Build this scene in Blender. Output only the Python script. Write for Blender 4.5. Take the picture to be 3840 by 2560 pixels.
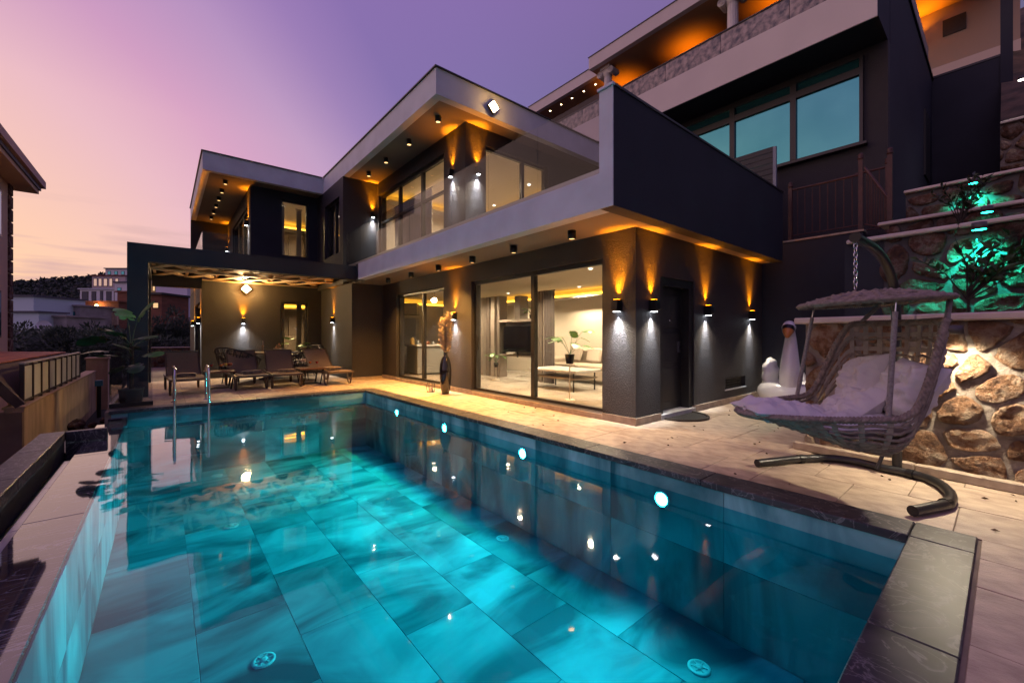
import bpy, math, random
from mathutils import Vector, Matrix, noise

for _o in list(bpy.data.objects):
    bpy.data.objects.remove(_o, do_unlink=True)
SC = bpy.context.scene
COL = SC.collection
RND = random.Random(7)
V = Vector
pi = math.pi
rad = math.radians

# ------------------------------------------------------------------ camera
# metres; the terrace floor is z = 0; X runs along the short side of the pool, Y along its long side
F_, CX_, CY_, H_ = 1556.0, 1920.0, 1260.0, 1.25          # focal length, vanishing lines in photo pixels; eye height
_th = math.atan2(1855, 1556)
S_, C_ = math.sin(_th), math.cos(_th)
cam_d = bpy.data.cameras.new('camera')
cam_d.sensor_width = 36.0
cam_d.lens = 36.0 * F_ / 3840
cam_d.shift_y = -20.0 / 3840
cam_d.clip_start, cam_d.clip_end = 0.05, 4000
cam = bpy.data.objects.new('camera', cam_d)
COL.objects.link(cam)
cam.location = (0, 0, H_)
cam.rotation_euler = (rad(90), 0, -math.atan2(C_, S_))
SC.camera = cam

def ray(px, py):
    a = (px - CX_) / F_
    return V((S_ * a + C_, -C_ * a + S_, -(py - CY_) / F_))
def atz(px, py, z=0.0):
    d = ray(px, py); t = (z - H_) / d.z
    return V((0, 0, H_)) + d * t
def atd(px, py, dist):
    return V((0, 0, H_)) + ray(px, py) * dist

# ------------------------------------------------------------------ world: dusk sky
GLOW = V((-0.58, 0.74, -0.36)).normalized()
w = bpy.data.worlds.new('World'); SC.world = w
w.use_nodes = True
nt = w.node_tree; nt.nodes.clear()
def wn(t, **k):
    n = nt.nodes.new(t)
    for a, b in k.items(): setattr(n, a, b)
    return n
tc = wn('ShaderNodeTexCoord')
dot = wn('ShaderNodeVectorMath', operation='DOT_PRODUCT'); dot.inputs[1].default_value = GLOW
nrm = wn('ShaderNodeVectorMath', operation='NORMALIZE')
nt.links.new(tc.outputs['Generated'], nrm.inputs[0]); nt.links.new(nrm.outputs[0], dot.inputs[0])
mp = wn('ShaderNodeMapRange'); mp.inputs[1].default_value = -1; mp.inputs[2].default_value = 1
nt.links.new(dot.outputs['Value'], mp.inputs[0])
ramp = wn('ShaderNodeValToRGB'); cr = ramp.color_ramp
stops = [(0.0, (.075, .08, .13)), (0.35, (.095, .095, .19)), (0.50, (.14, .12, .275)), (0.60, (.165, .125, .305)), (0.65, (.27, .175, .365)), (0.70, (.43, .265, .43)),
         (0.757, (.55, .285, .43)), (0.81, (.65, .38, .43)), (0.883, (.76, .46, .325)), (0.95, (.83, .50, .245)), (1.0, (.82, .45, .20))]
cr.elements[0].position, cr.elements[0].color = stops[0][0], (*stops[0][1], 1)
cr.elements[1].position, cr.elements[1].color = stops[-1][0], (*stops[-1][1], 1)
for p_, c_ in stops[1:-1]:
    e = cr.elements.new(p_); e.color = (*c_, 1)
nt.links.new(mp.outputs[0], ramp.inputs[0])
# thin grey-mauve cloud streaks low over the horizon
sep = wn('ShaderNodeSeparateXYZ'); nt.links.new(nrm.outputs[0], sep.inputs[0])
cmap = wn('ShaderNodeMapping'); cmap.inputs['Scale'].default_value = (3.5, 3.5, 34)
nt.links.new(nrm.outputs[0], cmap.inputs[0])
cno = wn('ShaderNodeTexNoise'); cno.inputs['Scale'].default_value = 1.6; cno.inputs['Detail'].default_value = 5
nt.links.new(cmap.outputs[0], cno.inputs['Vector'])
ca = wn('ShaderNodeMapRange'); ca.inputs[1].default_value = .50; ca.inputs[2].default_value = .66
nt.links.new(cno.outputs[0], ca.inputs[0])
cb = wn('ShaderNodeMapRange'); cb.inputs[1].default_value = .26; cb.inputs[2].default_value = .10
nt.links.new(sep.outputs['Z'], cb.inputs[0])
cm = wn('ShaderNodeMath', operation='MULTIPLY'); nt.links.new(ca.outputs[0], cm.inputs[0]); nt.links.new(cb.outputs[0], cm.inputs[1])
cm2 = wn('ShaderNodeMath', operation='MULTIPLY'); nt.links.new(cm.outputs[0], cm2.inputs[0]); cm2.inputs[1].default_value = .95
mixc = wn('ShaderNodeMix', data_type='RGBA'); nt.links.new(cm2.outputs[0], mixc.inputs[0])
ez = wn('ShaderNodeMapRange'); ez.inputs[1].default_value = .38; ez.inputs[2].default_value = .80; ez.inputs[4].default_value = .85
nt.links.new(sep.outputs['Z'], ez.inputs[0])
mixz = wn('ShaderNodeMix', data_type='RGBA'); nt.links.new(ez.outputs[0], mixz.inputs[0]); nt.links.new(ramp.outputs[0], mixz.inputs[6]); mixz.inputs[7].default_value = (.24, .115, .37, 1)
nt.links.new(mixz.outputs[2], mixc.inputs[6]); mixc.inputs[7].default_value = (.50, .30, .31, 1)
# darker ground half
gb = wn('ShaderNodeMapRange'); gb.inputs[1].default_value = -.02; gb.inputs[2].default_value = -.12
nt.links.new(sep.outputs['Z'], gb.inputs[0])
mixg = wn('ShaderNodeMix', data_type='RGBA'); nt.links.new(gb.outputs[0], mixg.inputs[0])
nt.links.new(mixc.outputs[2], mixg.inputs[6]); mixg.inputs[7].default_value = (.05, .04, .045, 1)
bg1 = wn('ShaderNodeBackground'); bg1.inputs[1].default_value = 1.0
nt.links.new(mixg.outputs[2], bg1.inputs[0])
sky = wn('ShaderNodeTexSky', sky_type='NISHITA'); sky.sun_disc = False
sky.sun_elevation = rad(1.0); sky.sun_rotation = math.atan2(GLOW.x, GLOW.y)
bg2 = wn('ShaderNodeBackground'); bg2.inputs[1].default_value = 0.03
nt.links.new(sky.outputs[0], bg2.inputs[0])
adds = wn('ShaderNodeAddShader'); nt.links.new(bg1.outputs[0], adds.inputs[0]); nt.links.new(bg2.outputs[0], adds.inputs[1])
wo = wn('ShaderNodeOutputWorld'); nt.links.new(adds.outputs[0], wo.inputs[0])

# low afterglow in place of the sun
sd = bpy.data.lights.new('sun', 'SUN'); sd.energy = 0.45; sd.angle = rad(120); sd.color = (1.0, .72, .66)
sun = bpy.data.objects.new('sun', sd); COL.objects.link(sun)
sun.rotation_euler = V((-.88, .42, .24)).to_track_quat('Z', 'Y').to_euler()

SC.view_settings.view_transform = 'Standard'
SC.view_settings.look = 'None'
SC.view_settings.exposure = 0.3
SC.view_settings.gamma = 1.0
SC.view_settings.use_curve_mapping = False
SC.render.engine = 'CYCLES'
cy = SC.cycles
cy.use_denoising = True
cy.denoiser = 'OPENIMAGEDENOISE'
cy.denoising_input_passes = 'RGB_ALBEDO_NORMAL'
cy.max_bounces = 8; cy.diffuse_bounces = 3; cy.glossy_bounces = 4; cy.transmission_bounces = 4; cy.transparent_max_bounces = 24
cy.sample_clamp_indirect = 3.0; cy.sample_clamp_direct = 0
cy.blur_glossy = 0.5
cy.caustics_reflective = False; cy.caustics_refractive = False
cy.use_light_tree = True

# ------------------------------------------------------------------ materials
MATS = {}
def mat(name, col, rough=.6, metal=0., var=0., vs=3., bump=0., bs=40., col2=None, detail=4., spec=.5, coat=0., randv=0., emit=None, es=1., stretch=None, sheen=0., trans=0.):
    """plain procedural surface: two-tone noise colour, per-object variation, noise bump"""
    if name in MATS: return MATS[name]
    m = bpy.data.materials.new(name); m.use_nodes = True; MATS[name] = m
    t = m.node_tree; b = t.nodes['Principled BSDF']
    b.inputs['Roughness'].default_value = rough; b.inputs['Metallic'].default_value = metal
    b.inputs['Specular IOR Level'].default_value = spec
    b.inputs['Coat Weight'].default_value = coat
    if sheen: b.inputs['Sheen Weight'].default_value = sheen
    b.inputs['Base Color'].default_value = (*col, 1)
    tcn = t.nodes.new('ShaderNodeTexCoord'); vec = tcn.outputs['Object']
    if stretch:
        mpn = t.nodes.new('ShaderNodeMapping'); mpn.inputs['Scale'].default_value = stretch
        t.links.new(vec, mpn.inputs[0]); vec = mpn.outputs[0]
    cur = None
    if var or col2:
        n = t.nodes.new('ShaderNodeTexNoise'); n.inputs['Scale'].default_value = vs; n.inputs['Detail'].default_value = detail
        t.links.new(vec, n.inputs['Vector'])
        mr = t.nodes.new('ShaderNodeMapRange'); mr.inputs[1].default_value = .35; mr.inputs[2].default_value = .65
        t.links.new(n.outputs[0], mr.inputs[0])
        mx = t.nodes.new('ShaderNodeMix'); mx.data_type = 'RGBA'
        c2 = col2 if col2 else tuple(c * (1 - var) for c in col)
        mx.inputs[6].default_value = (*col, 1); mx.inputs[7].default_value = (*c2, 1)
        t.links.new(mr.outputs[0], mx.inputs[0]); cur = mx.outputs[2]
    if randv:
        oi = t.nodes.new('ShaderNodeObjectInfo')
        hs = t.nodes.new('ShaderNodeHueSaturation')
        mr2 = t.nodes.new('ShaderNodeMapRange'); mr2.inputs[3].default_value = 1 - randv; mr2.inputs[4].default_value = 1 + randv
        t.links.new(oi.outputs['Random'], mr2.inputs[0]); t.links.new(mr2.outputs[0], hs.inputs['Value'])
        if cur: t.links.new(cur, hs.inputs['Color'])
        else: hs.inputs['Color'].default_value = (*col, 1)
        cur = hs.outputs[0]
    if cur: t.links.new(cur, b.inputs['Base Color'])
    if bump:
        n2 = t.nodes.new('ShaderNodeTexNoise'); n2.inputs['Scale'].default_value = bs; n2.inputs['Detail'].default_value = 6; n2.inputs['Roughness'].default_value = .65
        t.links.new(vec, n2.inputs['Vector'])
        bp = t.nodes.new('ShaderNodeBump'); bp.inputs['Strength'].default_value = bump; bp.inputs['Distance'].default_value = .02
        t.links.new(n2.outputs[0], bp.inputs['Height']); t.links.new(bp.outputs[0], b.inputs['Normal'])
    if emit:
        b.inputs['Emission Color'].default_value = (*emit, 1); b.inputs['Emission Strength'].default_value = es
    return m

def marble(name, c1, c2, vein, scale=2.2, rough=.25, randv=.15, vw=.06, stretch=(1, 1, 1), vein_w=.6, spec=None):
    m = bpy.data.materials.new(name); m.use_nodes = True; MATS[name] = m
    t = m.node_tree; b = t.nodes['Principled BSDF']; b.inputs['Roughness'].default_value = rough; b.inputs['Specular IOR Level'].default_value = .5 if rough < .5 else .1
    if spec: b.inputs['Specular IOR Level'].default_value = spec
    tcn = t.nodes.new('ShaderNodeTexCoord'); oi = t.nodes.new('ShaderNodeObjectInfo')
    sc_ = t.nodes.new('ShaderNodeVectorMath'); sc_.operation = 'SCALE'; sc_.inputs[0].default_value = (23, 17, 31)
    t.links.new(oi.outputs['Random'], sc_.inputs['Scale'])
    ad = t.nodes.new('ShaderNodeVectorMath'); ad.operation = 'ADD'
    t.links.new(tcn.outputs['Object'], ad.inputs[0]); t.links.new(sc_.outputs[0], ad.inputs[1])
    mp_ = t.nodes.new('ShaderNodeMapping'); mp_.inputs['Scale'].default_value = stretch; t.links.new(ad.outputs[0], mp_.inputs[0])
    n = t.nodes.new('ShaderNodeTexNoise'); n.inputs['Scale'].default_value = scale; n.inputs['Detail'].default_value = 8; n.inputs['Distortion'].default_value = 1.2
    t.links.new(mp_.outputs[0], n.inputs['Vector'])
    mr = t.nodes.new('ShaderNodeMapRange'); mr.inputs[1].default_value = .38; mr.inputs[2].default_value = .64
    t.links.new(n.outputs[0], mr.inputs[0])
    mx = t.nodes.new('ShaderNodeMix'); mx.data_type = 'RGBA'; mx.inputs[6].default_value = (*c1, 1); mx.inputs[7].default_value = (*c2, 1)
    t.links.new(mr.outputs[0], mx.inputs[0])
    n2 = t.nodes.new('ShaderNodeTexNoise'); n2.inputs['Scale'].default_value = scale * 1.4; n2.inputs['Detail'].default_value = 7; n2.inputs['Distortion'].default_value = 2.0
    t.links.new(mp_.outputs[0], n2.inputs['Vector'])
    sb = t.nodes.new('ShaderNodeMath'); sb.operation = 'SUBTRACT'; sb.inputs[1].default_value = .5; t.links.new(n2.outputs[0], sb.inputs[0])
    ab = t.nodes.new('ShaderNodeMath'); ab.operation = 'ABSOLUTE'; t.links.new(sb.outputs[0], ab.inputs[0])
    mr3 = t.nodes.new('ShaderNodeMapRange'); mr3.inputs[1].default_value = vw * .3; mr3.inputs[2].default_value = 0; t.links.new(ab.outputs[0], mr3.inputs[0])
    mv = t.nodes.new('ShaderNodeMath'); mv.operation = 'MULTIPLY'; mv.inputs[1].default_value = vein_w; t.links.new(mr3.outputs[0], mv.inputs[0])
    mx2 = t.nodes.new('ShaderNodeMix'); mx2.data_type = 'RGBA'; mx2.inputs[7].default_value = (*vein, 1)
    t.links.new(mv.outputs[0], mx2.inputs[0]); t.links.new(mx.outputs[2], mx2.inputs[6])
    hs = t.nodes.new('ShaderNodeHueSaturation'); mr2 = t.nodes.new('ShaderNodeMapRange'); mr2.inputs[3].default_value = 1 - randv; mr2.inputs[4].default_value = 1 + randv
    t.links.new(oi.outputs['Random'], mr2.inputs[0]); t.links.new(mr2.outputs[0], hs.inputs['Value']); t.links.new(mx2.outputs[2], hs.inputs['Color'])
    t.links.new(hs.outputs[0], b.inputs['Base Color'])
    return m

def schlick(t, f0, mult=1.0, normal=None, power=5.0):
    lw = t.nodes.new('ShaderNodeLayerWeight'); lw.inputs[0].default_value = .5
    if normal: t.links.new(normal, lw.inputs['Normal'])
    pw = t.nodes.new('ShaderNodeMath'); pw.operation = 'POWER'; pw.inputs[1].default_value = power; t.links.new(lw.outputs['Facing'], pw.inputs[0])
    ma = t.nodes.new('ShaderNodeMath'); ma.operation = 'MULTIPLY_ADD'; ma.inputs[1].default_value = (1 - f0) * mult; ma.inputs[2].default_value = f0 * min(mult, 1); ma.use_clamp = True
    t.links.new(pw.outputs[0], ma.inputs[0])
    return ma
def glassm(name, tint, ior=1.5, rough=.0, refl=1.0, mult=1.0):
    """thin sheet: clear (tinted) transmission with Fresnel reflection"""
    m = bpy.data.materials.new(name); m.use_nodes = True; MATS[name] = m
    t = m.node_tree; t.nodes.clear()
    o = t.nodes.new('ShaderNodeOutputMaterial'); tr = t.nodes.new('ShaderNodeBsdfTransparent'); gl = t.nodes.new('ShaderNodeBsdfGlossy')
    tr.inputs[0].default_value = (*tint, 1); gl.inputs[0].default_value = (refl, refl, refl, 1); gl.inputs['Roughness'].default_value = rough
    mu = schlick(t, ((ior - 1) / (ior + 1)) ** 2, mult)
    mx = t.nodes.new('ShaderNodeMixShader')
    t.links.new(mu.outputs[0], mx.inputs[0]); t.links.new(tr.outputs[0], mx.inputs[1]); t.links.new(gl.outputs[0], mx.inputs[2]); t.links.new(mx.outputs[0], o.inputs[0])
    return m

def emis(name, col, s):
    if name in MATS: return MATS[name]
    m = bpy.data.materials.new(name); m.use_nodes = True; MATS[name] = m
    t = m.node_tree; t.nodes.clear(); o = t.nodes.new('ShaderNodeOutputMaterial'); e = t.nodes.new('ShaderNodeEmission')
    e.inputs[0].default_value = (*col, 1); e.inputs[1].default_value = s; t.links.new(e.outputs[0], o.inputs[0])
    return m

AMBER = (1.0, .28, .004); COOL = (.86, .93, 1.0); WARM = (1.0, .78, .48)
M_wall = mat('dark_plaster', (.034, .031, .035), .62, var=.25, vs=1.3, bump=1.0, bs=55, spec=.45)
M_wall2 = mat('blue_black_plaster', (.026, .030, .042), .7, var=.2, vs=1.1, bump=.35, bs=80, spec=.3)
M_conc = mat('grey_concrete_paint', (.62, .65, .70), .75, var=.12, vs=2.2, bump=.15, bs=30)
M_soff = mat('soffit_paint', (.17, .14, .12), .7, var=.06, vs=2)
M_trim = mat('dark_trim', (.022, .022, .026), .4)
M_frame = mat('anthracite_frame', (.014, .0135, .014), .38, spec=.5)
M_skirt = mat('travertine_skirting', (.46, .36, .26), .6, var=.3, vs=9, bump=.2, bs=30)
M_white = mat('white_plaster', (.78, .74, .68), .7, var=.05, vs=3)
M_ivory = mat('ivory_paint', (.70, .62, .52), .7)
M_black = mat('black_metal', (.012, .012, .013), .35, metal=.3)
M_steel = mat('stainless_steel', (.62, .62, .64), .16, metal=1.)
M_glass = glassm('window_glass', (.93, .92, .88), 1.35, mult=.9)
M_rail = glassm('railing_glass', (.86, .86, .88), 1.45, mult=.5)
M_clear = glassm('drinking_glass', (.95, .95, .95), 1.5)

# ------------------------------------------------------------------ mesh helpers
class MB:
    def __init__(s): s.v = []; s.f = []; s.sm = []
    def add(s, vs, fs, smooth=False):
        b = len(s.v); s.v += [tuple(x) for x in vs]
        for f in fs: s.f.append(tuple(b + i for i in f)); s.sm.append(smooth)
        return s
    def box(s, x0, x1, y0, y1, z0, z1, c=0.):
        if x0 > x1: x0, x1 = x1, x0
        if y0 > y1: y0, y1 = y1, y0
        if z0 > z1: z0, z1 = z1, z0
        if c <= 0:
            vs = [(x, y, z) for z in (z0, z1) for y in (y0, y1) for x in (x0, x1)]
            return s.add(vs, [(0, 2, 3, 1), (4, 5, 7, 6), (0, 1, 5, 4), (2, 6, 7, 3), (0, 4, 6, 2), (1, 3, 7, 5)])
        c = min(c, (x1 - x0) * .45, (y1 - y0) * .45, (z1 - z0) * .45)
        X, Y, Z = (x0, x1), (y0, y1), (z0, z1); sg = (1, -1); vs = []
        for k in range(2):
            for j in range(2):
                for i in range(2):
                    vs += [(X[i], Y[j] + c * sg[j], Z[k] + c * sg[k]), (X[i] + c * sg[i], Y[j], Z[k] + c * sg[k]), (X[i] + c * sg[i], Y[j] + c * sg[j], Z[k])]
        I = lambda i, j, k, a: ((k * 2 + j) * 2 + i) * 3 + a
        fs = [(I(0, 0, 0, 0), I(0, 0, 1, 0), I(0, 1, 1, 0), I(0, 1, 0, 0)), (I(1, 0, 0, 0), I(1, 1, 0, 0), I(1, 1, 1, 0), I(1, 0, 1, 0)),
              (I(0, 0, 0, 1), I(1, 0, 0, 1), I(1, 0, 1, 1), I(0, 0, 1, 1)), (I(0, 1, 0, 1), I(0, 1, 1, 1), I(1, 1, 1, 1), I(1, 1, 0, 1)),
              (I(0, 0, 0, 2), I(0, 1, 0, 2), I(1, 1, 0, 2), I(1, 0, 0, 2)), (I(0, 0, 1, 2), I(1, 0, 1, 2), I(1, 1, 1, 2), I(0, 1, 1, 2))]
        for k in range(2):
            for j in range(2): fs.append((I(0, j, k, 1), I(1, j, k, 1), I(1, j, k, 2), I(0, j, k, 2)) if (j + k) % 2 else (I(0, j, k, 1), I(0, j, k, 2), I(1, j, k, 2), I(1, j, k, 1)))
        for k in range(2):
            for i in range(2): fs.append((I(i, 0, k, 0), I(i, 0, k, 2), I(i, 1, k, 2), I(i, 1, k, 0)) if (i + k) % 2 else (I(i, 0, k, 0), I(i, 1, k, 0), I(i, 1, k, 2), I(i, 0, k, 2)))
        for j in range(2):
            for i in range(2): fs.append((I(i, j, 0, 0), I(i, j, 1, 0), I(i, j, 1, 1), I(i, j, 0, 1)) if (i + j) % 2 else (I(i, j, 0, 0), I(i, j, 0, 1), I(i, j, 1, 1), I(i, j, 1, 0)))
        for k in range(2):
            for j in range(2):
                for i in range(2): fs.append((I(i, j, k, 0), I(i, j, k, 1), I(i, j, k, 2)))
        return s.add(vs, fs)
    def prism(s, poly, h0, h1, axis='z'):
        n = len(poly)
        def P(a, b, h): return (a, b, h) if axis == 'z' else ((a, h, b) if axis == 'y' else (h, a, b))
        vs = [P(a, b, h0) for a, b in poly] + [P(a, b, h1) for a, b in poly]
        fs = [tuple(range(n - 1, -1, -1)), tuple(range(n, 2 * n))] + [(i, (i + 1) % n, n + (i + 1) % n, n + i) for i in range(n)]
        return s.add(vs, fs)
    def lathe(s, prof, c=(0, 0, 0), n=20, cap=True):
        vs = []; fs = []
        for r, z in prof:
            for i in range(n):
                a = 2 * pi * i / n; vs.append((c[0] + r * math.cos(a), c[1] + r * math.sin(a), c[2] + z))
        for k in range(len(prof) - 1):
            for i in range(n):
                j = (i + 1) % n; fs.append((k * n + i, k * n + j, (k + 1) * n + j, (k + 1) * n + i))
        s.add(vs, fs, True)
        if cap:
            for k, rev in ((0, True), (len(prof) - 1, False)):
                if prof[k][0] > 1e-4:
                    ring = vs[k * n:(k + 1) * n]; s.add(ring, [tuple(range(n - 1, -1, -1)) if rev else tuple(range(n))])
        return s
    def tube(s, pts, r, n=8, cap=True, closed=False):
        pts = [V(p) for p in pts]; m = len(pts)
        rs = r if isinstance(r, (list, tuple)) else [r] * m
        vs = []; fs = []; up = None
        for i, p in enumerate(pts):
            if closed: d = pts[(i + 1) % m] - pts[i - 1]
            else: d = pts[min(i + 1, m - 1)] - pts[max(i - 1, 0)]
            d = d.normalized() if d.length > 1e-9 else V((0, 0, 1))
            if up is None: up = V((0, 0, 1)) if abs(d.z) < .9 else V((1, 0, 0))
            a = d.cross(up)
            if a.length < 1e-6: a = d.cross(V((0, 1, 0)))
            a.normalize(); b = a.cross(d).normalized(); up = b
            for k in range(n):
                t = 2 * pi * k / n; vs.append(p + a * (rs[i] * math.cos(t)) + b * (rs[i] * math.sin(t)))
        L = m if closed else m - 1
        for i in range(L):
            i2 = (i + 1) % m
            for k in range(n):
                k2 = (k + 1) % n; fs.append((i * n + k, i2 * n + k, i2 * n + k2, i * n + k2))
        s.add(vs, fs, True)
        if cap and not closed:
            s.add(vs[:n], [tuple(range(n))]); s.add(vs[-n:], [tuple(range(n - 1, -1, -1))])
        return s
    def bar(s, a, b, wd, ht, up=(0, 0, 1)):
        """rectangular bar between two points"""
        a, b = V(a), V(b); d = (b - a).normalized(); u = V(up)
        x = d.cross(u)
        if x.length < 1e-6: x = d.cross(V((1, 0, 0)))
        x.normalize(); y = x.cross(d).normalized(); x *= wd / 2; y *= ht / 2
        vs = [a - x - y, a + x - y, a + x + y, a - x + y, b - x - y, b + x - y, b + x + y, b - x + y]
        return s.add(vs, [(0, 3, 2, 1), (4, 5, 6, 7), (0, 1, 5, 4), (1, 2, 6, 5), (2, 3, 7, 6), (3, 0, 4, 7)])
    def grid(s, fn, nu, nv, smooth=True, cu=False):
        vs = [fn(i / (nu if cu else nu - 1), j / (nv - 1)) for j in range(nv) for i in range(nu)]
        fs = []
        for j in range(nv - 1):
            for i in range(nu if cu else nu - 1):
                i2 = (i + 1) % nu; fs.append((j * nu + i, j * nu + i2, (j + 1) * nu + i2, (j + 1) * nu + i))
        return s.add(vs, fs, smooth)
    def mesh(s, name):
        me = bpy.data.meshes.new(name); me.from_pydata(s.v, [], s.f)
        me.polygons.foreach_set('use_smooth', s.sm); me.update(); return me
    def build(s, name, m, parent=None, loc=None):
        o = bpy.data.objects.new(name, s.mesh(name))
        o.data.materials.append(m); COL.objects.link(o)
        if parent: o.parent = parent
        if loc is not None: o.location = loc
        return o

def tag(o, label=None, cat=None, group=None, kind=None):
    if label: o['label'] = label
    if cat: o['category'] = cat
    if group: o['group'] = group
    if kind: o['kind'] = kind
    return o
def thing(name, label, cat, loc=(0, 0, 0), rz=0., group=None):
    o = bpy.data.objects.new(name, None); COL.objects.link(o); o.empty_display_size = .1
    o.location = loc; o.rotation_euler = (0, 0, rz)
    return tag(o, label, cat, group)
def copy_tree(o, parent=None):
    c = o.copy(); COL.objects.link(c); c.parent = parent
    for ch in list(o.children): copy_tree(ch, c)
    return c
def inst(name, me, parent, loc=(0, 0, 0), rot=(0, 0, 0), scl=(1, 1, 1)):
    o = bpy.data.objects.new(name, me); COL.objects.link(o); o.parent = parent
    o.location = loc; o.rotation_euler = rot; o.scale = scl
    return o
def B(name, m, parent, *a, c=0.): return MB().box(*a, c=c).build(name, m, parent)
def spot(parent, loc, dirv, watts, col, deg, blend=.6, size=.03):
    d = bpy.data.lights.new('lamp_light', 'SPOT'); d.energy = watts; d.color = col; d.spot_size = rad(deg); d.spot_blend = blend; d.shadow_soft_size = size
    o = bpy.data.objects.new('lamp_light', d); COL.objects.link(o); o.parent = parent; o.location = loc
    o.rotation_euler = V(dirv).to_track_quat('-Z', 'Y').to_euler(); return o
def point(parent, loc, watts, col, size=.05):
    d = bpy.data.lights.new('lamp_light', 'POINT'); d.energy = watts; d.color = col; d.shadow_soft_size = size
    o = bpy.data.objects.new('lamp_light', d); COL.objects.link(o); o.parent = parent; o.location = loc; return o
def area(parent, loc, dirv, watts, col, sx, sy):
    d = bpy.data.lights.new('lamp_light', 'AREA'); d.shape = 'RECTANGLE'; d.size = sx; d.size_y = sy; d.energy = watts; d.color = col
    o = bpy.data.objects.new('lamp_light', d); COL.objects.link(o); o.parent = parent; o.location = loc
    o.rotation_euler = V(dirv).to_track_quat('-Z', 'Y').to_euler(); return o

# ================================================================== SETTING: ground, terrace, pool
M_grout = mat('terrace_grout', (.27, .21, .16), .9, var=.3, vs=6)
M_trav = mat('travertine', (.52, .41, .295), .55, vs=7., col2=(.34, .25, .185), detail=9, bump=.35, bs=38, randv=.13, stretch=(1.3, .8, 1))
M_earth = mat('earth', (.11, .075, .05), .95, var=.5, vs=1.4, bump=.8, bs=6)
M_cop = marble('dark_grey_marble', (.020, .021, .027), (.052, .050, .056), (.34, .33, .33), 3.2, .42, .18, .08, (1.2, .9, 1), .40, .35)
M_tile = marble('pool_stone_tile', (.035, .15, .18), (.30, .58, .61), (.5, .75, .75), .8, .8, .20, .012, (.8, 1.6, 1), .0)
M_wet = marble('wet_dark_marble', (.022, .023, .029), (.05, .051, .060), (.36, .38, .42), 1.6, .03, .08, .05, (.7, 2.2, 1), .5, 1.0)
M_chan = mat('channel_stone', (.045, .05, .06), .5, var=.4, vs=3)

g = MB(); N = 60
def gz(x, y):
    d = math.hypot(x, y)
    z = -1.6 - .02 * min(max(d - 30, 0), 60)
    # the hillside: rises towards the back and away to the right (uphill)
    if y > 25: z += 27 * min(1, max(0, (y - 45) / 150)) ** 2.2 * min(1, max(0.1, (x + 130) / 130))
    return z
xs = [-900, -400, -200, -120] + [-80 + 5 * i for i in range(41)] + [180, 300, 500, 900]
ys = [-500, -200, -80] + [-40 + 5 * i for i in range(60)] + [300, 450, 700, 1200]
vs = [(x, y, gz(x, y)) for y in ys for x in xs]; nx = len(xs)
g.add(vs, [(j * nx + i, j * nx + i + 1, (j + 1) * nx + i + 1, (j + 1) * nx + i) for j in range(len(ys) - 1) for i in range(nx - 1)], True)
M_hill = mat('hillside_scrub', (.020, .030, .018), .95, col2=(.05, .042, .028), vs=.25, bump=.9, bs=1.4)
tag(g.build('ground', M_hill), kind='structure')

floor = thing('terrace_floor', None, None); tag(floor, kind='structure')
m = MB()
m.box(3.60, 10.4, -1.6, 3.45, -.6, -.012)
m.box(3.60, 5.2, 3.45, 12.2, -.6, -.012)
m.box(-.75, 3.60, 9.55, 22.3, -.6, -.012)
m.box(3.60, 4.2, 12.2, 15.3, -.6, -.012)
m.box(.4, 3.60, -1.6, .34, -.6, -.012)
m.build('floor_bed', M_grout, floor)
tile_cache = {}
def lay(x0, x1, y0, y1, rw=.405, skip=None):
    y_dir = True
    x = x0
    while x < x1 - .04:
        wd = min(rw * RND.choice((1, 1.5, 1.5)), x1 - x)
        if x1 - (x + wd) < .12: wd = x1 - x
        y = y0 - RND.random() * .5
        while y < y1 - .02:
            ln = RND.choice((.405, .61, .61, .91))
            a, b = max(y, y0), min(y + ln, y1)
            if y1 - b < .1: b = y1; ln = b - y
            if b - a > .05:
                cx, cyy = x + wd / 2, (a + b) / 2
                if not (skip and skip(cx, cyy)):
                    key = (round(wd, 3), round(b - a, 3))
                    if key not in tile_cache:
                        h, k = key[0] / 2 - .002, key[1] / 2 - .002
                        me = MB().box(-h, h, -k, k, -.014, 0, c=.003).mesh('floor_tile'); me.materials.append(M_trav); tile_cache[key] = me
                    inst('floor_tile', tile_cache[key], floor, (cx, cyy, RND.uniform(-.0015, .0015)), (RND.uniform(-.002, .002), RND.uniform(-.002, .002), 0))
            y += ln
        x += wd
lay(3.86, 5.02, 3.30, 12.08)
lay(3.86, 5.30, -1.2, 3.30)
lay(5.30, 9.9, 1.35, 3.30, .61)
lay(1.9, 3.86, -1.2, .10)
lay(-.6, 4.05, 9.83, 15.1, .61)

# ---- pool
pool = thing('pool_basin', None, None); tag(pool, kind='structure')
PX0, PX1, PY0, PY1, ZB, ZW = -.47, 3.57, .37, 9.52, -1.25, -.17
m = MB()
m.box(PX0 - .3, PX1 + .3, PY0 - .3, PY1 + .3, ZB - .3, ZB - .012)
m.box(PX1 + .012, PX1 + .25, PY0 - .25, PY1 + .25, ZB - .3, -.02)
m.box(PX0 - .2, PX1 + .25, PY1 + .012, PY1 + .25, ZB - .3, -.02)
m.box(PX0 - .2, PX1 + .25, PY0 - .25, PY0 - .012, ZB - .3, -.02)
m.box(PX0 - .25, PX0 - .012, PY0 - .2, PY1 + .2, ZB - .3, -.21)
m.build('basin_shell', mat('pool_grout', (.16, .36, .38), .8), pool)
def ptile(name, sx, sy, loc, rot):
    key = ('p', round(sx, 3), round(sy, 3))
    if key not in tile_cache:
        me = MB().box(-sx / 2 + .002, sx / 2 - .002, -sy / 2 + .002, sy / 2 - .002, -.012, 0, c=.002).mesh(name); me.materials.append(M_tile); tile_cache[key] = me
    inst(name, tile_cache[key], pool, loc, rot)
nxp, nyp = 6, 8
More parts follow.
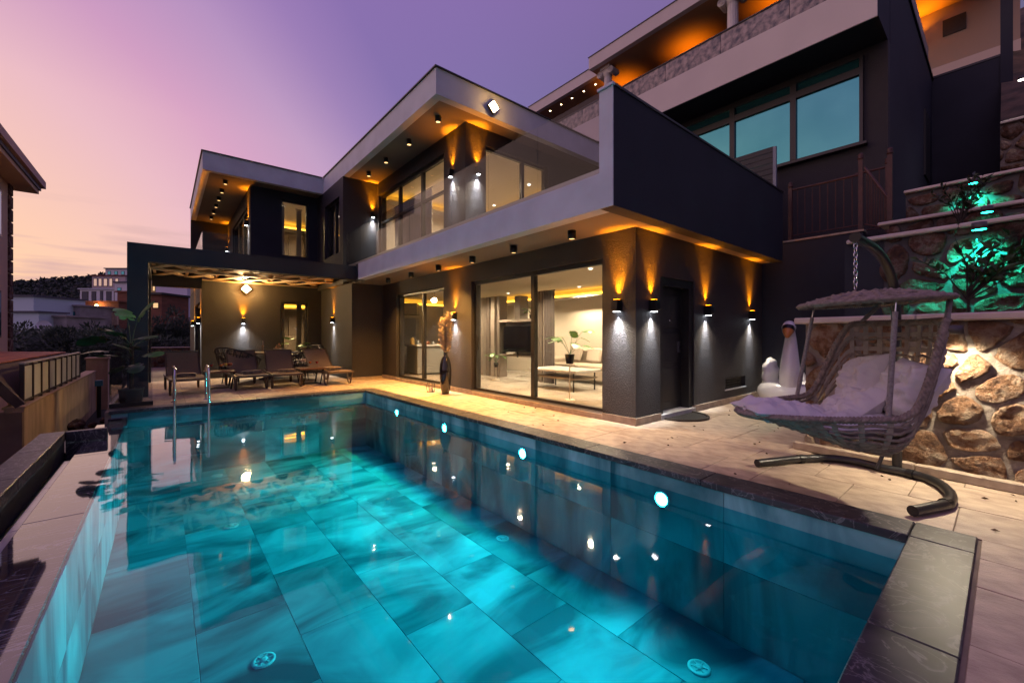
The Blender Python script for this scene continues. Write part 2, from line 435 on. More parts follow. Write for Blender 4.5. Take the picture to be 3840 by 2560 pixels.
tw, tl = (PX1 - PX0) / nxp, (PY1 - PY0) / nyp
for i in range(nxp):
    off = .5 if i % 2 else 0.
    ys_ = [PY0] + [PY0 + tl * (k + off) for k in range(0 if off else 1, nyp)] + [PY1]
    for a, b in zip(ys_[:-1], ys_[1:]):
        if b - a > .01: ptile('floor_tile', tw, b - a, (PX0 + tw * (i + .5), (a + b) / 2, ZB + RND.uniform(-.001, .001)), (0, 0, 0))
nrow = 2; rh = (-.02 - ZB) / nrow
for k in range(nrow):
    zc = ZB + rh * (k + .5)
    for j in range(nyp):
        yc = PY0 + tl * (j + .5)
        ptile('wall_tile', rh, tl, (PX1, yc, zc), (0, rad(-90), 0))
    for i in range(4):
        sx = (PX1 - PX0) / 4
        ptile('wall_tile', sx, rh, (PX0 + sx * (i + .5), PY1, zc), (rad(90), 0, 0))
        ptile('wall_tile', sx, rh, (PX0 + sx * (i + .5), PY0, zc), (rad(-90), 0, 0))
rh2 = (-.185 - ZB) / 2
for k in range(2):
    for j in range(nyp): ptile('wall_tile', rh2, tl, (PX0, PY0 + tl * (j + .5), ZB + rh2 * (k + .5)), (0, rad(90), 0))

# water: clear tinted surface with Fresnel mirror and faint ripples
mw = bpy.data.materials.new('pool_water'); mw.use_nodes = True
t = mw.node_tree; t.nodes.clear()
o_ = t.nodes.new('ShaderNodeOutputMaterial'); tr = t.nodes.new('ShaderNodeBsdfTransparent'); gl = t.nodes.new('ShaderNodeBsdfGlossy')
tr.inputs[0].default_value = (.02, .68, .79, 1); gl.inputs['Roughness'].default_value = .03; gl.inputs[0].default_value = (1, 1, 1, 1)
mx = t.nodes.new('ShaderNodeMixShader'); tcn = t.nodes.new('ShaderNodeTexCoord')
n1 = t.nodes.new('ShaderNodeTexNoise'); n1.inputs['Scale'].default_value = 1.1; n1.inputs['Detail'].default_value = 3
mpn = t.nodes.new('ShaderNodeMapping'); mpn.inputs['Scale'].default_value = (1., 1.5, 1)
t.links.new(tcn.outputs['Object'], mpn.inputs[0]); t.links.new(mpn.outputs[0], n1.inputs['Vector'])
bp = t.nodes.new('ShaderNodeBump'); bp.inputs['Strength'].default_value = .035; bp.inputs['Distance'].default_value = .1
t.links.new(n1.outputs[0], bp.inputs['Height']); t.links.new(bp.outputs[0], gl.inputs['Normal']); fr = schlick(t, .010, 1.6, bp.outputs[0], 5.6)
t.links.new(fr.outputs[0], mx.inputs[0]); t.links.new(tr.outputs[0], mx.inputs[1]); t.links.new(gl.outputs[0], mx.inputs[2]); t.links.new(mx.outputs[0], o_.inputs[0])
water = MB().add([(PX0 - .02, PY0 + .002, ZW), (PX1 - .002, PY0 + .002, ZW), (PX1 - .002, PY1 - .002, ZW), (PX0 - .02, PY1 - .002, ZW)], [(0, 1, 2, 3)]).build('pool_water', mw)
tag(water, kind='structure')
# main drains / inlets on the pool floor
for k, (x, y, lb) in enumerate(((.59, 3.68, 'white round inlet fitting on the pool floor nearest the overflow edge'), (3.09, 1.49, 'white round inlet fitting in the dark near corner of the pool'),
                                (.68, 6.56, 'white round inlet fitting on the pool floor in line with the ladder'), (3.2, 4.0, 'white round inlet fitting on the pool floor below the sliding doors'), (.73, 9.1, 'white round inlet fitting at the foot of the ladder'))):
    t_ = thing('pool_inlet', lb, 'pool fitting', (x, y, ZB + .001), 0, 'round fittings in the pool floor')
    Mp = mat('pool_plastic', (.62, .74, .74), .4)
    MB().lathe([(.082, 0), (.082, .008), (.06, .012), (.058, .006), (.03, .006)], n=24).build('rim', Mp, t_)
    MB().lathe([(.028, 0), (.028, .014), (.012, .016)], n=16).build('hub', Mp, t_)
    for a in range(6):
        m = MB(); m.bar((.028 * math.cos(a * pi / 3), .028 * math.sin(a * pi / 3), .01), (.06 * math.cos(a * pi / 3), .06 * math.sin(a * pi / 3), .01), .01, .006); m.build('spoke', Mp, t_)

# coping slabs
cop = thing('pool_coping', None, None); tag(cop, kind='structure')
def slab(x0, x1, y0, y1, z0, z1, mt=M_cop, nm='coping_slab', par=None):
    cx, cyy = (x0 + x1) / 2, (y0 + y1) / 2
    return MB().box(x0 - cx, x1 - cx, y0 - cyy, y1 - cyy, z0 - z1, 0, c=.006).build(nm, mt, par or cop, (cx, cyy, z1))
ys_ = [.395 + (9.50 - .395) / 7 * k for k in range(8)]
for a, b in zip(ys_[:-1], ys_[1:]): slab(3.55, 3.85, a + .0015, b - .0015, -.045, .012)
slab(3.55, 3.85, .115, .392, -.045, .012)
for k in range(3): slab(3.547 - 1.2 * (k + 1), 3.547 - 1.2 * k - .003, .115, .392, -.045, .012)
for k in range(4):
    a = -.70 + 4.25 / 4 * k; slab(a + .0015, a + 4.25 / 4 - .0015, 9.505, 9.82, -.045, .012)
slab(3.553, 3.85, 9.505, 9.82, -.045, .012)
# overflow edge, wet ledge and channel
ov = thing('overflow_ledge', None, None); tag(ov, kind='structure')
for k in range(4):
    a = .2 + 2.3 * k; slab(-.83, PX0 - .014, a + .001, a + 2.3 - .001, -.30, -.178 + .0, M_wet, 'ledge_slab', ov)
M_lip = mat('pale_wet_stone', (.36, .35, .36), .12, var=.2, vs=4)
for k in range(6): slab(-.90, -.834, .2 + 1.15 * k + .001, .2 + 1.15 * (k + 1) - .001, -.40, -.215, M_lip, 'ledge_lip', ov)
for k in range(7): slab(-1.24, -1.0, -.3 + 1.2 * k + .001, -.3 + 1.2 * (k + 1) - .001, -.14, -.02, M_cop, 'kerb_slab', ov)
slab(-.998, -.60, 8.0, 8.1, -.4, -.02, M_cop, 'kerb_slab', ov)
slab(-.70, -.474, 9.4, 9.503, -.3, -.10, M_wet, 'ledge_slab', ov)
m = MB(); m.box(-1.22, -.82, -.5, 8.1, -.9, -.55); m.box(-1.20, -1.02, -.5, 8.1, -.55, -.14); m.box(-.90, -.80, -.5, 9.6, -.9, -.41); m.box(-1.22, -.48, 8.1, 9.6, -.9, -.31); m.build('channel_bed', M_chan, ov)
cw = MB().add([(-1.03, -.5, -.37), (-.88, -.5, -.37), (-.88, 8.0, -.37), (-1.03, 8.0, -.37)], [(0, 1, 2, 3)]).build('channel_water', mw, ov)

# pool wall lamps
for k, y in enumerate((7.81, 5.98, 4.03, 2.07)):
    t_ = thing('underwater_lamp', ('round white underwater lamp in the pool wall ' + ('below the tall black vase', 'below the pier between the glass doors', 'below the living room doors', 'across from the hanging chair')[k]), 'pool lamp', (PX1 - .001, y, -.27), 0, 'lit lamps along the pool wall')
    m = MB(); m.lathe([(.085, 0), (.085, .016), (.066, .02), (.064, .012)], n=24); o = m.build('rim', M_steel, t_); o.rotation_euler = (0, rad(-90), 0)
    o = MB().lathe([(.064, .010), (.03, .022), (.0, .026)], n=24, cap=False).build('lens', emis('pool_lamp_lens', (1, .97, .95), 110), t_); o.rotation_euler = (0, rad(-90), 0)
    spot(t_, (-.06, 0, 0), (-1, 0, -.10), 190, (.70, .95, 1.0), 165, 1.0, .10)

# ================================================================== VILLA
villa = thing('villa', 'two-storey dark plaster villa with pale concrete roof edge and lit terrace by the pool', 'house')
def W(*a, m=None): return B('wall', m or M_wall, villa, *a)
# -- ground floor, pool side (x = 5.05)
W(5.05, 5.30, 3.33, 3.90, .10, 2.78); W(5.05, 5.30, 3.90, 7.38, 2.42, 2.78); W(5.05, 5.30, 7.38, 8.54, .10, 2.78)
W(5.05, 5.30, 8.54, 11.13, 2.42, 2.78); W(5.05, 5.30, 11.13, 12.10, .10, 2.78)
W(4.14, 5.30, 12.10, 12.30, .06, 2.78)
W(4.14, 4.34, 12.30, 15.13, .0, 2.79)
W(.84, 2.89, 15.13, 15.38, 0, 2.9); W(2.89, 3.71, 15.13, 15.38, 2.36, 2.9); W(3.71, 4.14, 15.13, 15.38, 0, 2.9); W(2.89, 3.71, 15.13, 15.38, 0, .10)
W(.84, 1.06, 15.38, 15.62, 0, 2.9); W(.84, 1.06, 15.62, 18.4, 2.3, 2.9); W(.84, 1.06, 18.4, 22.0, 0, 2.9)
# -- ground floor, passage side (y = 3.33)
W(5.30, 5.69, 3.33, 3.58, .10, 2.78); W(5.69, 6.74, 3.33, 3.58, 2.15, 2.78); W(6.74, 7.93, 3.33, 3.58, .10, 2.78)
W(7.93, 8.83, 3.33, 3.58, .47, 2.78); W(7.93, 8.83, 3.33, 3.58, .10, .27); W(8.83, 9.70, 3.33, 3.58, .10, 2.78)
B('wall', M_wall2, villa, 9.95, 10.20, 1.72, 9.0, 0, 3.2)
def SK(*a): return B('skirting', M_skirt, villa, *a)
SK(5.035, 5.30, 3.315, 3.90, -.005, .10); SK(5.035, 5.30, 7.38, 8.54, -.005, .10); SK(5.035, 5.30, 11.13, 12.10, -.005, .10)
SK(4.12, 5.035, 12.08, 12.30, -.005, .06); SK(5.30, 5.69, 3.315, 3.58, -.005, .10); SK(6.74, 9.70, 3.315, 3.58, -.005, .10)
for k in range(6): SK(5.03, 5.30, 3.90 + .58 * k + .001, 3.90 + .58 * (k + 1) - .001, -.005, .075)
for k in range(4): SK(5.03, 5.30, 8.54 + .6475 * k + .001, 8.54 + .6475 * (k + 1) - .001, -.005, .075)
B('door_sill', mat('white_marble_sill', (.62, .61, .60), .25, var=.2, vs=6), villa, 5.69, 6.74, 3.30, 3.58, -.005, .07)
B('corner_post', mat('cream_stone', (.55, .49, .40), .6), villa, 9.72, 9.90, 3.30, 3.45, 0, .56)
# vent niche
nb = B('vent_niche', mat('niche_dark', (.01, .01, .01), .8), villa, 7.93, 8.83, 3.47, 3.58, .27, .47)
for k in range(4): B('louvre_slat', mat('rusty_slat', (.05, .035, .025), .6, var=.5, vs=9), nb, 7.94, 8.82, 3.40, 3.44, .285 + .045 * k, .308 + .045 * k)
B('vent_ledge', M_conc, nb, 7.90, 8.86, 3.322, 3.47, .245, .268)

# -- balcony
bal = B('balcony_slab', M_soff, villa, 4.20, 9.69, 3.14, 11.20, 2.78, 3.16)
B('edge_beam', M_conc, bal, 4.0, 4.20, 3.14, 11.20, 2.772, 3.20)
B('edge_beam_end', M_wall2, bal, 4.002, 4.20, 11.20, 11.37, 2.772, 3.20)
B('end_parapet', M_wall2, bal, 4.012, 9.69, 2.94, 3.14, 2.772, 4.17)
B('corner_pier', M_conc, bal, 3.998, 4.012, 2.942, 3.14, 2.772, 4.17)
B('parapet_cap', M_trim, bal, 4.02, 9.71, 2.925, 3.155, 4.17, 4.20)
B('pier_cap', M_conc, bal, 3.975, 4.02, 2.925, 3.155, 4.17, 4.20)
B('balcony_floor', mat('balcony_tile', (.18, .16, .15), .5, var=.2, vs=3), bal, 4.2, 9.69, 3.14, 12.5, 3.16, 3.20)
B('balcony_infill', M_soff, bal, 4.2, 5.3, 11.2, 12.5, 2.775, 3.16)
B('glass_channel', mat('aluminium_channel', (.30, .31, .33), .3, metal=.8), bal, 4.03, 4.12, 3.14, 12.35, 3.20, 3.27)
gy = [3.145, 4.28, 5.45, 6.59, 8.30, 10.09, 11.24, 12.33]
for a, b in zip(gy[:-1], gy[1:]): B('glass_panel', M_rail, bal, 4.06, 4.075, a + .006, b - .006, 3.27, 4.21)

# -- upper floor walls
W(5.05, 5.30, 7.61, 8.52, 3.20, 5.94); W(5.05, 5.30, 8.52, 12.39, 5.56, 5.94); W(5.05, 5.30, 12.39, 12.55, 3.20, 5.94)
W(5.30, 5.61, 7.61, 7.86, 3.20, 5.94); W(5.61, 7.60, 7.61, 7.86, 5.58, 5.94); W(7.60, 9.75, 7.61, 7.86, 3.20, 5.94)
W(4.02, 5.05, 12.50, 12.72, 2.79, 5.94, m=M_wall)
W(4.02, 4.24, 12.72, 12.84, 2.79, 5.94); W(4.02, 4.24, 12.84, 14.30, 2.79, 3.74); W(4.02, 4.24, 12.84, 14.30, 5.44, 5.94); W(4.02, 4.24, 14.30, 15.13, 2.79, 5.94)
W(2.06, 2.91, 15.13, 15.38, 2.9, 5.94, m=M_wall2); W(3.73, 4.24, 15.13, 15.38, 2.9, 5.94, m=M_wall2); W(2.91, 3.73, 15.13, 15.38, 5.70, 5.94, m=M_wall2); W(2.91, 3.73, 15.13, 15.38, 2.9, 3.86, m=M_wall2)
W(2.06, 2.28, 15.38, 15.70, 3.2, 5.94); W(2.06, 2.28, 15.70, 19.5, 5.45, 5.94); W(2.06, 2.28, 19.5, 21.4, 3.2, 5.94)
W(.83, 2.06, 21.15, 21.4, 3.20, 5.93)
B('wing_balcony_slab', M_soff, villa, .83, 2.28, 15.38, 21.4, 2.9, 3.20)
B('wing_ceiling_slab', M_soff, villa, 1.06, 9.7, 15.38, 22.0, 2.9, 3.195)
for a in ((.86, 2.05, 15.20, 15.215), (.86, .875, 15.23, 18.1), (.86, .875, 18.12, 21.1)): B('glass_panel', M_rail, villa, *a, 3.2, 4.33)
# -- roof
roof = thing('roof', None, None); roof.parent = villa
B('roof_edge', M_conc, roof, 4.03, 4.20, 7.09, 14.50, 5.935, 6.45); B('roof_edge', M_conc, roof, 4.20, 9.8, 7.09, 7.26, 5.935, 6.45)
B('roof_edge', M_conc, roof, .83, 4.20, 14.50, 14.67, 5.935, 6.45); B('roof_edge', M_conc, roof, .83, 1.0, 14.67, 21.4, 5.935, 6.45)
B('soffit', M_soff, roof, 4.20, 9.8, 7.26, 14.67, 5.94, 6.40); B('soffit', M_soff, roof, 1.0, 9.8, 14.67, 21.4, 5.94, 6.40)
for a in ((3.995, 4.06, 7.055, 14.465), (4.06, 9.8, 7.055, 7.12), (.795, 4.0, 14.465, 14.53), (.795, .86, 14.53, 21.4)): B('roof_flashing', M_trim, roof, *a, 6.45, 6.475)

# -- windows and doors
def window_x(x, y0, y1, z0, z1, splits, name='sliding_door', fw=.07, dep=.08, trans=None, out=-1, glass=None):
    """opening in a wall facing -x"""
    wn_ = thing(name, None, None); wn_.parent = villa
    m = MB(); d0, d1 = x, x + dep
    m.box(d0, d1, y0, y0 + fw, z0, z1); m.box(d0, d1, y1 - fw, y1, z0, z1); m.box(d0, d1, y0 + fw, y1 - fw, z1 - fw, z1); m.box(d0, d1, y0 + fw, y1 - fw, z0, z0 + fw)
    m.build('frame', M_frame, wn_)
    e = [y0 + fw] + splits + [y1 - fw]
    for s_ in splits: B('mullion', M_frame, wn_, d0 - .004, d1 + .004, s_ - .045, s_ + .045, z0 + fw, z1 - fw)
    for k in range(len(e) - 1):
        a = e[k] + (.045 if k else 0); b = e[k + 1] - (.045 if k < len(e) - 2 else 0)
        if trans:
            B('transom', M_frame, wn_, d0, d1, a, b, trans - .03, trans + .03)
            B('pane', glass or M_glass, wn_, x + .035, x + .043, a, b, z0 + fw, trans - .03); B('pane', glass or M_glass, wn_, x + .035, x + .043, a, b, trans + .03, z1 - fw)
        else: B('pane', glass or M_glass, wn_, x + .035, x + .043, a, b, z0 + fw, z1 - fw)
    return wn_
def window_y(y, x0, x1, z0, z1, splits, name='window', fw=.05, dep=.08, trans=None):
    wn_ = thing(name, None, None); wn_.parent = villa
    m = MB(); d0, d1 = y, y + dep
    m.box(x0, x0 + fw, d0, d1, z0, z1); m.box(x1 - fw, x1, d0, d1, z0, z1); m.box(x0 + fw, x1 - fw, d0, d1, z1 - fw, z1); m.box(x0 + fw, x1 - fw, d0, d1, z0, z0 + fw)
    m.build('frame', M_frame, wn_)
    e = [x0 + fw] + splits + [x1 - fw]
    for s_ in splits: B('mullion', M_frame, wn_, s_ - .04, s_ + .04, d0 - .004, d1 + .004, z0 + fw, z1 - fw)
    for k in range(len(e) - 1):
        a = e[k] + (.04 if k else 0); b = e[k + 1] - (.04 if k < len(e) - 2 else 0)
        B('pane', M_glass, wn_, a, b, y + .035, y + .043, z0 + fw, z1 - fw)
    return wn_
d2 = window_x(5.13, 3.90, 7.38, .075, 2.42, [5.53]); d1_ = window_x(5.13, 8.54, 11.13, .075, 2.42, [9.70])
B('handle', M_black, d2, 5.09, 5.13, 7.19, 7.23, .95, 1.25); B('handle', M_black, d1_, 5.09, 5.13, 10.98, 11.02, .95, 1.25)
for dd, a, b in ((d2, 3.90, 7.38), (d1_, 8.54, 11.13)):
    m = MB(); m.box(5.055, 5.13, a, b, .076, .088); m.box(5.07, 5.075, a, b, .088, .105); m.box(5.10, 5.105, a, b, .088, .105); m.build('track', mat('aluminium_channel', (.3, .31, .33), .3), dd)
window_x(5.13, 8.52, 12.39, 3.205, 5.56, [9.75, 11.1], 'upper_window', trans=4.72)
window_y(7.69, 5.61, 7.60, 3.205, 5.58, [6.80], 'upper_door')
window_x(4.10, 12.84, 14.30, 3.74, 5.44, [13.45], 'side_window')
window_y(15.21, 2.91, 3.73, 3.86, 5.70, [], 'wing_window'); window_y(15.21, 2.89, 3.71, .10, 2.36, [], 'wing_window')
window_x(2.12, 15.70, 19.5, 3.205, 5.45, [17.0, 18.2], 'wing_upper_door'); window_x(.92, 15.62, 18.4, .02, 2.3, [17.0], 'wing_door')
# entrance door
ed = thing('entrance_door', None, None); ed.parent = villa
Md = mat('black_door', (.016, .016, .017), .35, var=.2, vs=8)
m = MB(); m.box(5.69, 5.82, 3.36, 3.58, .07, 2.15); m.box(6.62, 6.74, 3.36, 3.58, .07, 2.15); m.box(5.82, 6.62, 3.36, 3.58, 2.02, 2.15); m.build('frame', M_frame, ed)
lf = B('leaf', Md, ed, 5.82, 6.62, 3.50, 3.56, .075, 2.02)
for z0, z1 in ((.2, .75), (.83, 1.3), (1.38, 1.9)): B('panel', Md, ed, 5.92, 6.52, 3.488, 3.50, z0, z1, c=.008)
m = MB(); m.box(6.50, 6.54, 3.475, 3.50, .98, 1.16); m.tube([(6.52, 3.475, 1.08), (6.52, 3.44, 1.08), (6.42, 3.44, 1.08)], .009); m.build('handle', M_steel, ed)
MB().lathe([(.012, 0), (.012, .01)], n=10).build('peephole', M_steel, ed, (6.22, 3.485, 1.5)).rotation_euler = (rad(90), 0, 0)

# -- pergola
perg = thing('pergola', None, None); perg.parent = villa
B('front_beam', M_wall2, perg, -.57, 4.0, 11.37, 11.62, 2.785, 3.15); B('post', M_wall2, perg, -.57, -.25, 11.37, 15.30, 0, 3.15) if False else None
m = MB(); m.box(-.57, -.25, 11.37, 11.70, 0, 2.785); m.build('post', M_wall2, perg)
m = MB(); m.box(-.55, -.27, 14.75, 15.10, 0, 2.785); m.build('post', M_wall2, perg)
B('side_beam', M_wall2, perg, -.57, -.25, 11.62, 15.13, 2.785, 3.13); B('back_beam', M_wall2, perg, -.25, .84, 14.9, 15.13, 2.62, 3.13)
B('wall_beam', M_wall2, perg, 3.9, 4.14, 11.62, 12.1, 2.785, 3.15)
Mlat = mat('pale_timber', (.72, .54, .33), .6, var=.25, vs=3, stretch=(1, 8, 8))
B('pergola_ceiling', mat('pergola_ceiling', (.10, .075, .05), .8), perg, -.25, 4.02, 11.62, 15.13, 3.06, 3.12)
zc = 2.93
for r in range(2):
    ya, yb = 11.75 + 1.68 * r, 13.35 + 1.68 * r
    n = 6; w_ = 4.1 / n
    for k in range(n):
        x0 = -.2 + w_ * k
        for p, q in (((x0, ya), (x0 + w_, yb)), ((x0, yb), (x0 + w_, ya))):
            m = MB(); m.bar((p[0], p[1], zc + (.012 if p[1] == ya else -.012)), (q[0], q[1], zc + (.012 if p[1] == ya else -.012)), .19, .022); m.build('slat', Mlat, perg)
for y in (11.72, 13.40, 15.03): B('slat', Mlat, perg, -.24, 3.98, y - .07, y + .07, zc - .055, zc - .028)
for k in range(7): B('purlin', Mlat, perg, -.22 + .68 * k, -.16 + .68 * k, 11.64, 15.1, zc + .03, zc + .075)

# -- rooms
room = thing('living_room', None, None); room.parent = villa
M_iw = mat('room_wall', (.62, .55, .46), .8); M_ic = mat('room_ceiling', (.72, .66, .56), .8)
M_if = marble('room_marble_floor', (.62, .58, .52), (.45, .41, .36), (.14, .11, .09), 1.2, .12, .04, .04)
B('room_floor', M_if, room, 5.30, 9.7, 3.58, 15.1, -.1, .06)
B('room_ceiling', M_ic, room, 5.30, 9.7, 3.58, 15.1, 2.62, 2.74)
B('room_wall', M_iw, room, 9.5, 9.7, 3.58, 15.1, .06, 2.62); B('room_wall', M_iw, room, 5.30, 9.5, 14.6, 14.8, .06, 2.62); B('room_wall', M_iw, room, 5.1, 5.3, 12.3, 14.6, .06, 2.62); B('room_wall', M_iw, room, 5.3, 9.5, 3.585, 3.68, .06, 2.62)
B('cove_box', M_ic, room, 9.05, 9.5, 3.7, 14.6, 2.36, 2.40); B('cove_box', M_ic, room, 5.3, 9.05, 14.1, 14.6, 2.36, 2.40)
Mcove = emis('amber_led_strip', (1.0, .50, .04), 7.0)
B('led_strip', Mcove, room, 9.42, 9.46, 3.7, 14.5, 2.46, 2.50); B('led_strip', Mcove, room, 5.4, 9.1, 14.52, 14.56, 2.46, 2.50)
up = thing('upper_room', None, None); up.parent = villa
B('room_floor', mat('upper_floor', (.45, .36, .27), .4), up, 5.30, 9.7, 7.86, 15.0, 3.16, 3.21)
B('room_ceiling', M_ic, up, 5.30, 9.7, 7.86, 15.0, 5.70, 5.93)
B('room_wall', M_iw, up, 9.5, 9.7, 7.86, 15, 3.21, 5.7); B('room_wall', M_iw, up, 5.3, 9.5, 12.6, 12.8, 3.21, 5.7)
B('cove_box', M_ic, up, 8.9, 9.5, 7.9, 12.6, 5.42, 5.46); B('led_strip', Mcove, up, 9.42, 9.46, 7.9, 12.5, 5.50, 5.54)
B('cove_box', M_ic, up, 5.3, 8.9, 12.2, 12.6, 5.42, 5.46); B('led_strip', Mcove, up, 5.4, 8.9, 12.52, 12.56, 5.50, 5.54)
# wing rooms
wr = thing('wing_room', None, None); wr.parent = villa
for z0 in (.02, 3.2):
    B('room_floor', M_if, wr, 2.3, 4.1, 15.38, 19, z0, z0 + .03); B('room_ceiling', M_ic, wr, 1.1 if z0 < 1 else 2.3, 4.8, 15.38, 19, z0 + 2.6, z0 + 2.68)
    B('room_wall', M_iw, wr, 1.1 if z0 < 1 else 2.3, 4.8, 18.8, 19.0, z0, z0 + 2.6); B('room_wall', M_iw, wr, 4.6, 4.8, 15.38, 18.8, z0, z0 + 2.6)
    B('led_strip', Mcove, wr, 2.4, 4.5, 18.7, 18.75, z0 + 2.42, z0 + 2.46); B('cove_box', M_ic, wr, 2.4, 4.6, 18.3, 18.8, z0 + 2.28, z0 + 2.32)
    B('inner_wall', mat('taupe_panel', (.20, .16, .13), .6), wr, 3.75, 4.3, 18.1, 18.2, z0 + .03, z0 + 2.0)
B('room_wall', M_iw, wr, 4.30, 4.40, 12.73, 15.1, 3.2, 5.9)

# ================================================================== LAMPS ON THE VILLA
# pool lamps and house lamps are real lit lamps of the photograph
def make_sconce(loc, rz, label, wu=300., wd=110., grp='black up-and-down wall lamps of the villa'):
    """black wedge wall lamp on a wall facing -x (rz = 0); throws amber up and cool white down"""
    t_ = thing('wall_lamp', label, 'wall lamp', loc, rz, grp)
    m = MB(); m.prism([(0, -.085), (-.105, -.085), (-.125, -.06), (-.105, .085), (0, .085)], -.05, .05, 'y'); m.build('body', M_black, t_)
    B('back_plate', M_black, t_, -.004, .004, -.06, .06, -.095, .095)
    MB().box(-.085, -.025, -.035, .035, .0855, .090).build('upper_lens', emis('amber_lens', AMBER, 16), t_)
    MB().box(-.090, -.025, -.035, .035, -.090, -.0855).build('lower_lens', emis('cool_lens', COOL, 22), t_)
    spot(t_, (-.055, 0, .10), (.16, 0, 1), wu * 1.15, AMBER, 50, 1.0, .02)
    spot(t_, (-.085, 0, .10), (-.12, 0, 1), wu * .12, AMBER, 110, 1.0, .02)
    spot(t_, (-.055, 0, -.10), (.20, 0, -1), wd * 1.5, COOL, 50, 1.0, .02)
    spot(t_, (-.085, 0, -.10), (-.18, 0, -1), wd * .7, (1, .86, .66), 115, 1.0, .02)
    return t_
P_SC = [((5.05, 3.61, 1.69), 0, 'black wedge wall lamp on the house corner pier beside the living room doors'),
        ((5.05, 8.01, 1.70), 0, 'black wedge wall lamp above the pampas grass between the two glass doors'),
        ((5.43, 3.33, 1.69), pi / 2, 'black wedge wall lamp between the house corner and the black entrance door'),
        ((7.13, 3.33, 1.69), pi / 2, 'black wedge wall lamp just past the black entrance door'),
        ((9.03, 3.33, 1.67), pi / 2, 'black wedge wall lamp at the passage end above the swan float'),
        ((5.05, 8.13, 4.95), 0, 'black wedge wall lamp upstairs beside the long balcony window'),
        ((5.36, 7.61, 4.93), pi / 2, 'black wedge wall lamp upstairs round the corner beside the balcony door'),
        ((4.90, 12.50, 4.96), pi / 2, 'black wedge wall lamp upstairs in the far inner corner of the balcony'),
        ((1.87, 15.13, 1.72), pi / 2, 'black wedge wall lamp under the square floodlight behind the dining table'),
        ((4.14, 13.75, 1.76), 0, 'black wedge wall lamp on the side wall beside the end sun lounger'),
        ((.84, 15.50, 1.72), 0, 'black wedge wall lamp at the corner of the dining wall'),
        ((.84, 18.55, 1.70), 0, 'black wedge wall lamp beyond the side glass door near the stone wall'),
        ((2.06, 15.54, 4.85), 0, 'black wedge wall lamp upstairs on the wing balcony near its window'),
        ((2.06, 20.8, 4.85), 0, 'black wedge wall lamp upstairs at the rear of the wing balcony')]
for l_, r_, lb in P_SC: make_sconce(l_, r_, lb)

def make_downlight(loc, label, watts=10., grp=None):
    t_ = thing('ceiling_downlight', label, 'downlight', loc, 0, grp)
    MB().lathe([(.0, 0), (.062, 0), (.062, -.125), (.052, -.125), (.050, -.112)], n=20, cap=False).build('housing', M_black, t_)
    MB().lathe([(.050, -.113), (.0, -.113)], n=20, cap=False).build('lens', emis('downlight_lens', (1., .56, .20), 2.6), t_)
    if watts: spot(t_, (0, 0, -.13), (0, 0, -1), watts, (1, .46, .085), 115, .8, .04)
    return t_
nm = ('above the house corner', 'above the living room doors, next to the corner one', 'above the middle of the living room doors', 'above the pampas grass vase', 'above the kitchen doors', 'in the far recess')
for k, y in enumerate((4.06, 5.37, 6.60, 7.88, 9.18, 10.50)):
    make_downlight((4.54, y, 2.778), 'black cylinder downlight under the balcony ' + nm[k], (80, 270, 420, 500, 500, 400)[k], 'downlights under the balcony')
nm = ('at the roof corner', 'second from the roof corner', 'third from the roof corner', 'over the far end of the balcony')
for k, y in enumerate((7.81, 9.18, 10.52, 11.73)): make_downlight((4.49, y, 5.938), 'black cylinder downlight under the main roof ' + nm[k], 1.5, 'downlights under the main roof')
for k in range(6): make_downlight((1.42, 15.13 + .98 * k, 5.938), 'black cylinder downlight under the wing roof, ' + ('first', 'second', 'third', 'fourth', 'fifth', 'last')[k] + ' from the front edge', 1.0, 'downlights under the wing roof')

def make_flood(loc, rz, label, watts):
    t_ = thing('floodlight', label, 'floodlight', loc, rz, 'square floodlights set on their corner')
    h = .115
    m = MB(); m.prism([(0, -h * 1.35), (h * 1.35, 0), (0, h * 1.35), (-h * 1.35, 0)], -.10, -.05, 'x'); m.build('housing', M_black, t_)
    m = MB(); m.prism([(0, -h * 1.12), (h * 1.12, 0), (0, h * 1.12), (-h * 1.12, 0)], -.106, -.1005, 'x'); m.build('panel', emis('flood_panel', (1, .80, .52), 30), t_)
    m = MB(); m.box(-.05, 0, -.015, .015, -.02, .02); m.tube([(-.07, -.12, 0), (-.02, -.10, 0), (-.02, .10, 0), (-.07, .12, 0)], .008); m.build('bracket', M_black, t_)
    spot(t_, (-.125, 0, 0), (-1, 0, -.55), watts, (1, .74, .44), 165, .5, .08)
    point(t_, (-.20, 0, .0), watts * (.7 if watts > 100 else .12), (1, .54, .15), .08)
    return t_
make_flood((1.94, 15.13, 2.70), pi / 2, 'lit square floodlight on the dining wall under the pergola', 150)
make_flood((5.36, 7.09, 6.11), pi / 2, 'lit square floodlight on the roof edge above the balcony', 60)
# ================================================================== ROOM CONTENTS
def room_light(loc, label, watts, col=(1, .80, .55), grp='recessed lamps in the ceilings'):
    t_ = thing('recessed_lamp', label, 'ceiling lamp', loc, 0, grp)
    MB().lathe([(.055, 0), (.055, -.012), (.040, -.014)], n=16, cap=False).build('ring', M_white, t_)
    MB().lathe([(.042, -.010), (.0, -.010)], n=16, cap=False).build('lens', emis('recessed_lens', (1, .9, .75), 14), t_)
    spot(t_, (0, 0, -.03), (0, 0, -1), watts, col, 150, .6, .04)
for x, y, lb in ((8.9, 5.2, 'over the sofa'), (6.6, 5.4, 'over the coffee table'), (8.8, 7.6, 'behind the television partition'), (6.3, 7.2, 'by the living room doors'), (8.4, 10.2, 'over the fridge side of the kitchen'), (6.6, 9.6, 'over the kitchen island')):
    room_light((x, y, 2.355 if x > 9 else 2.615), 'recessed ceiling lamp ' + lb + ' on the ground floor', 300)
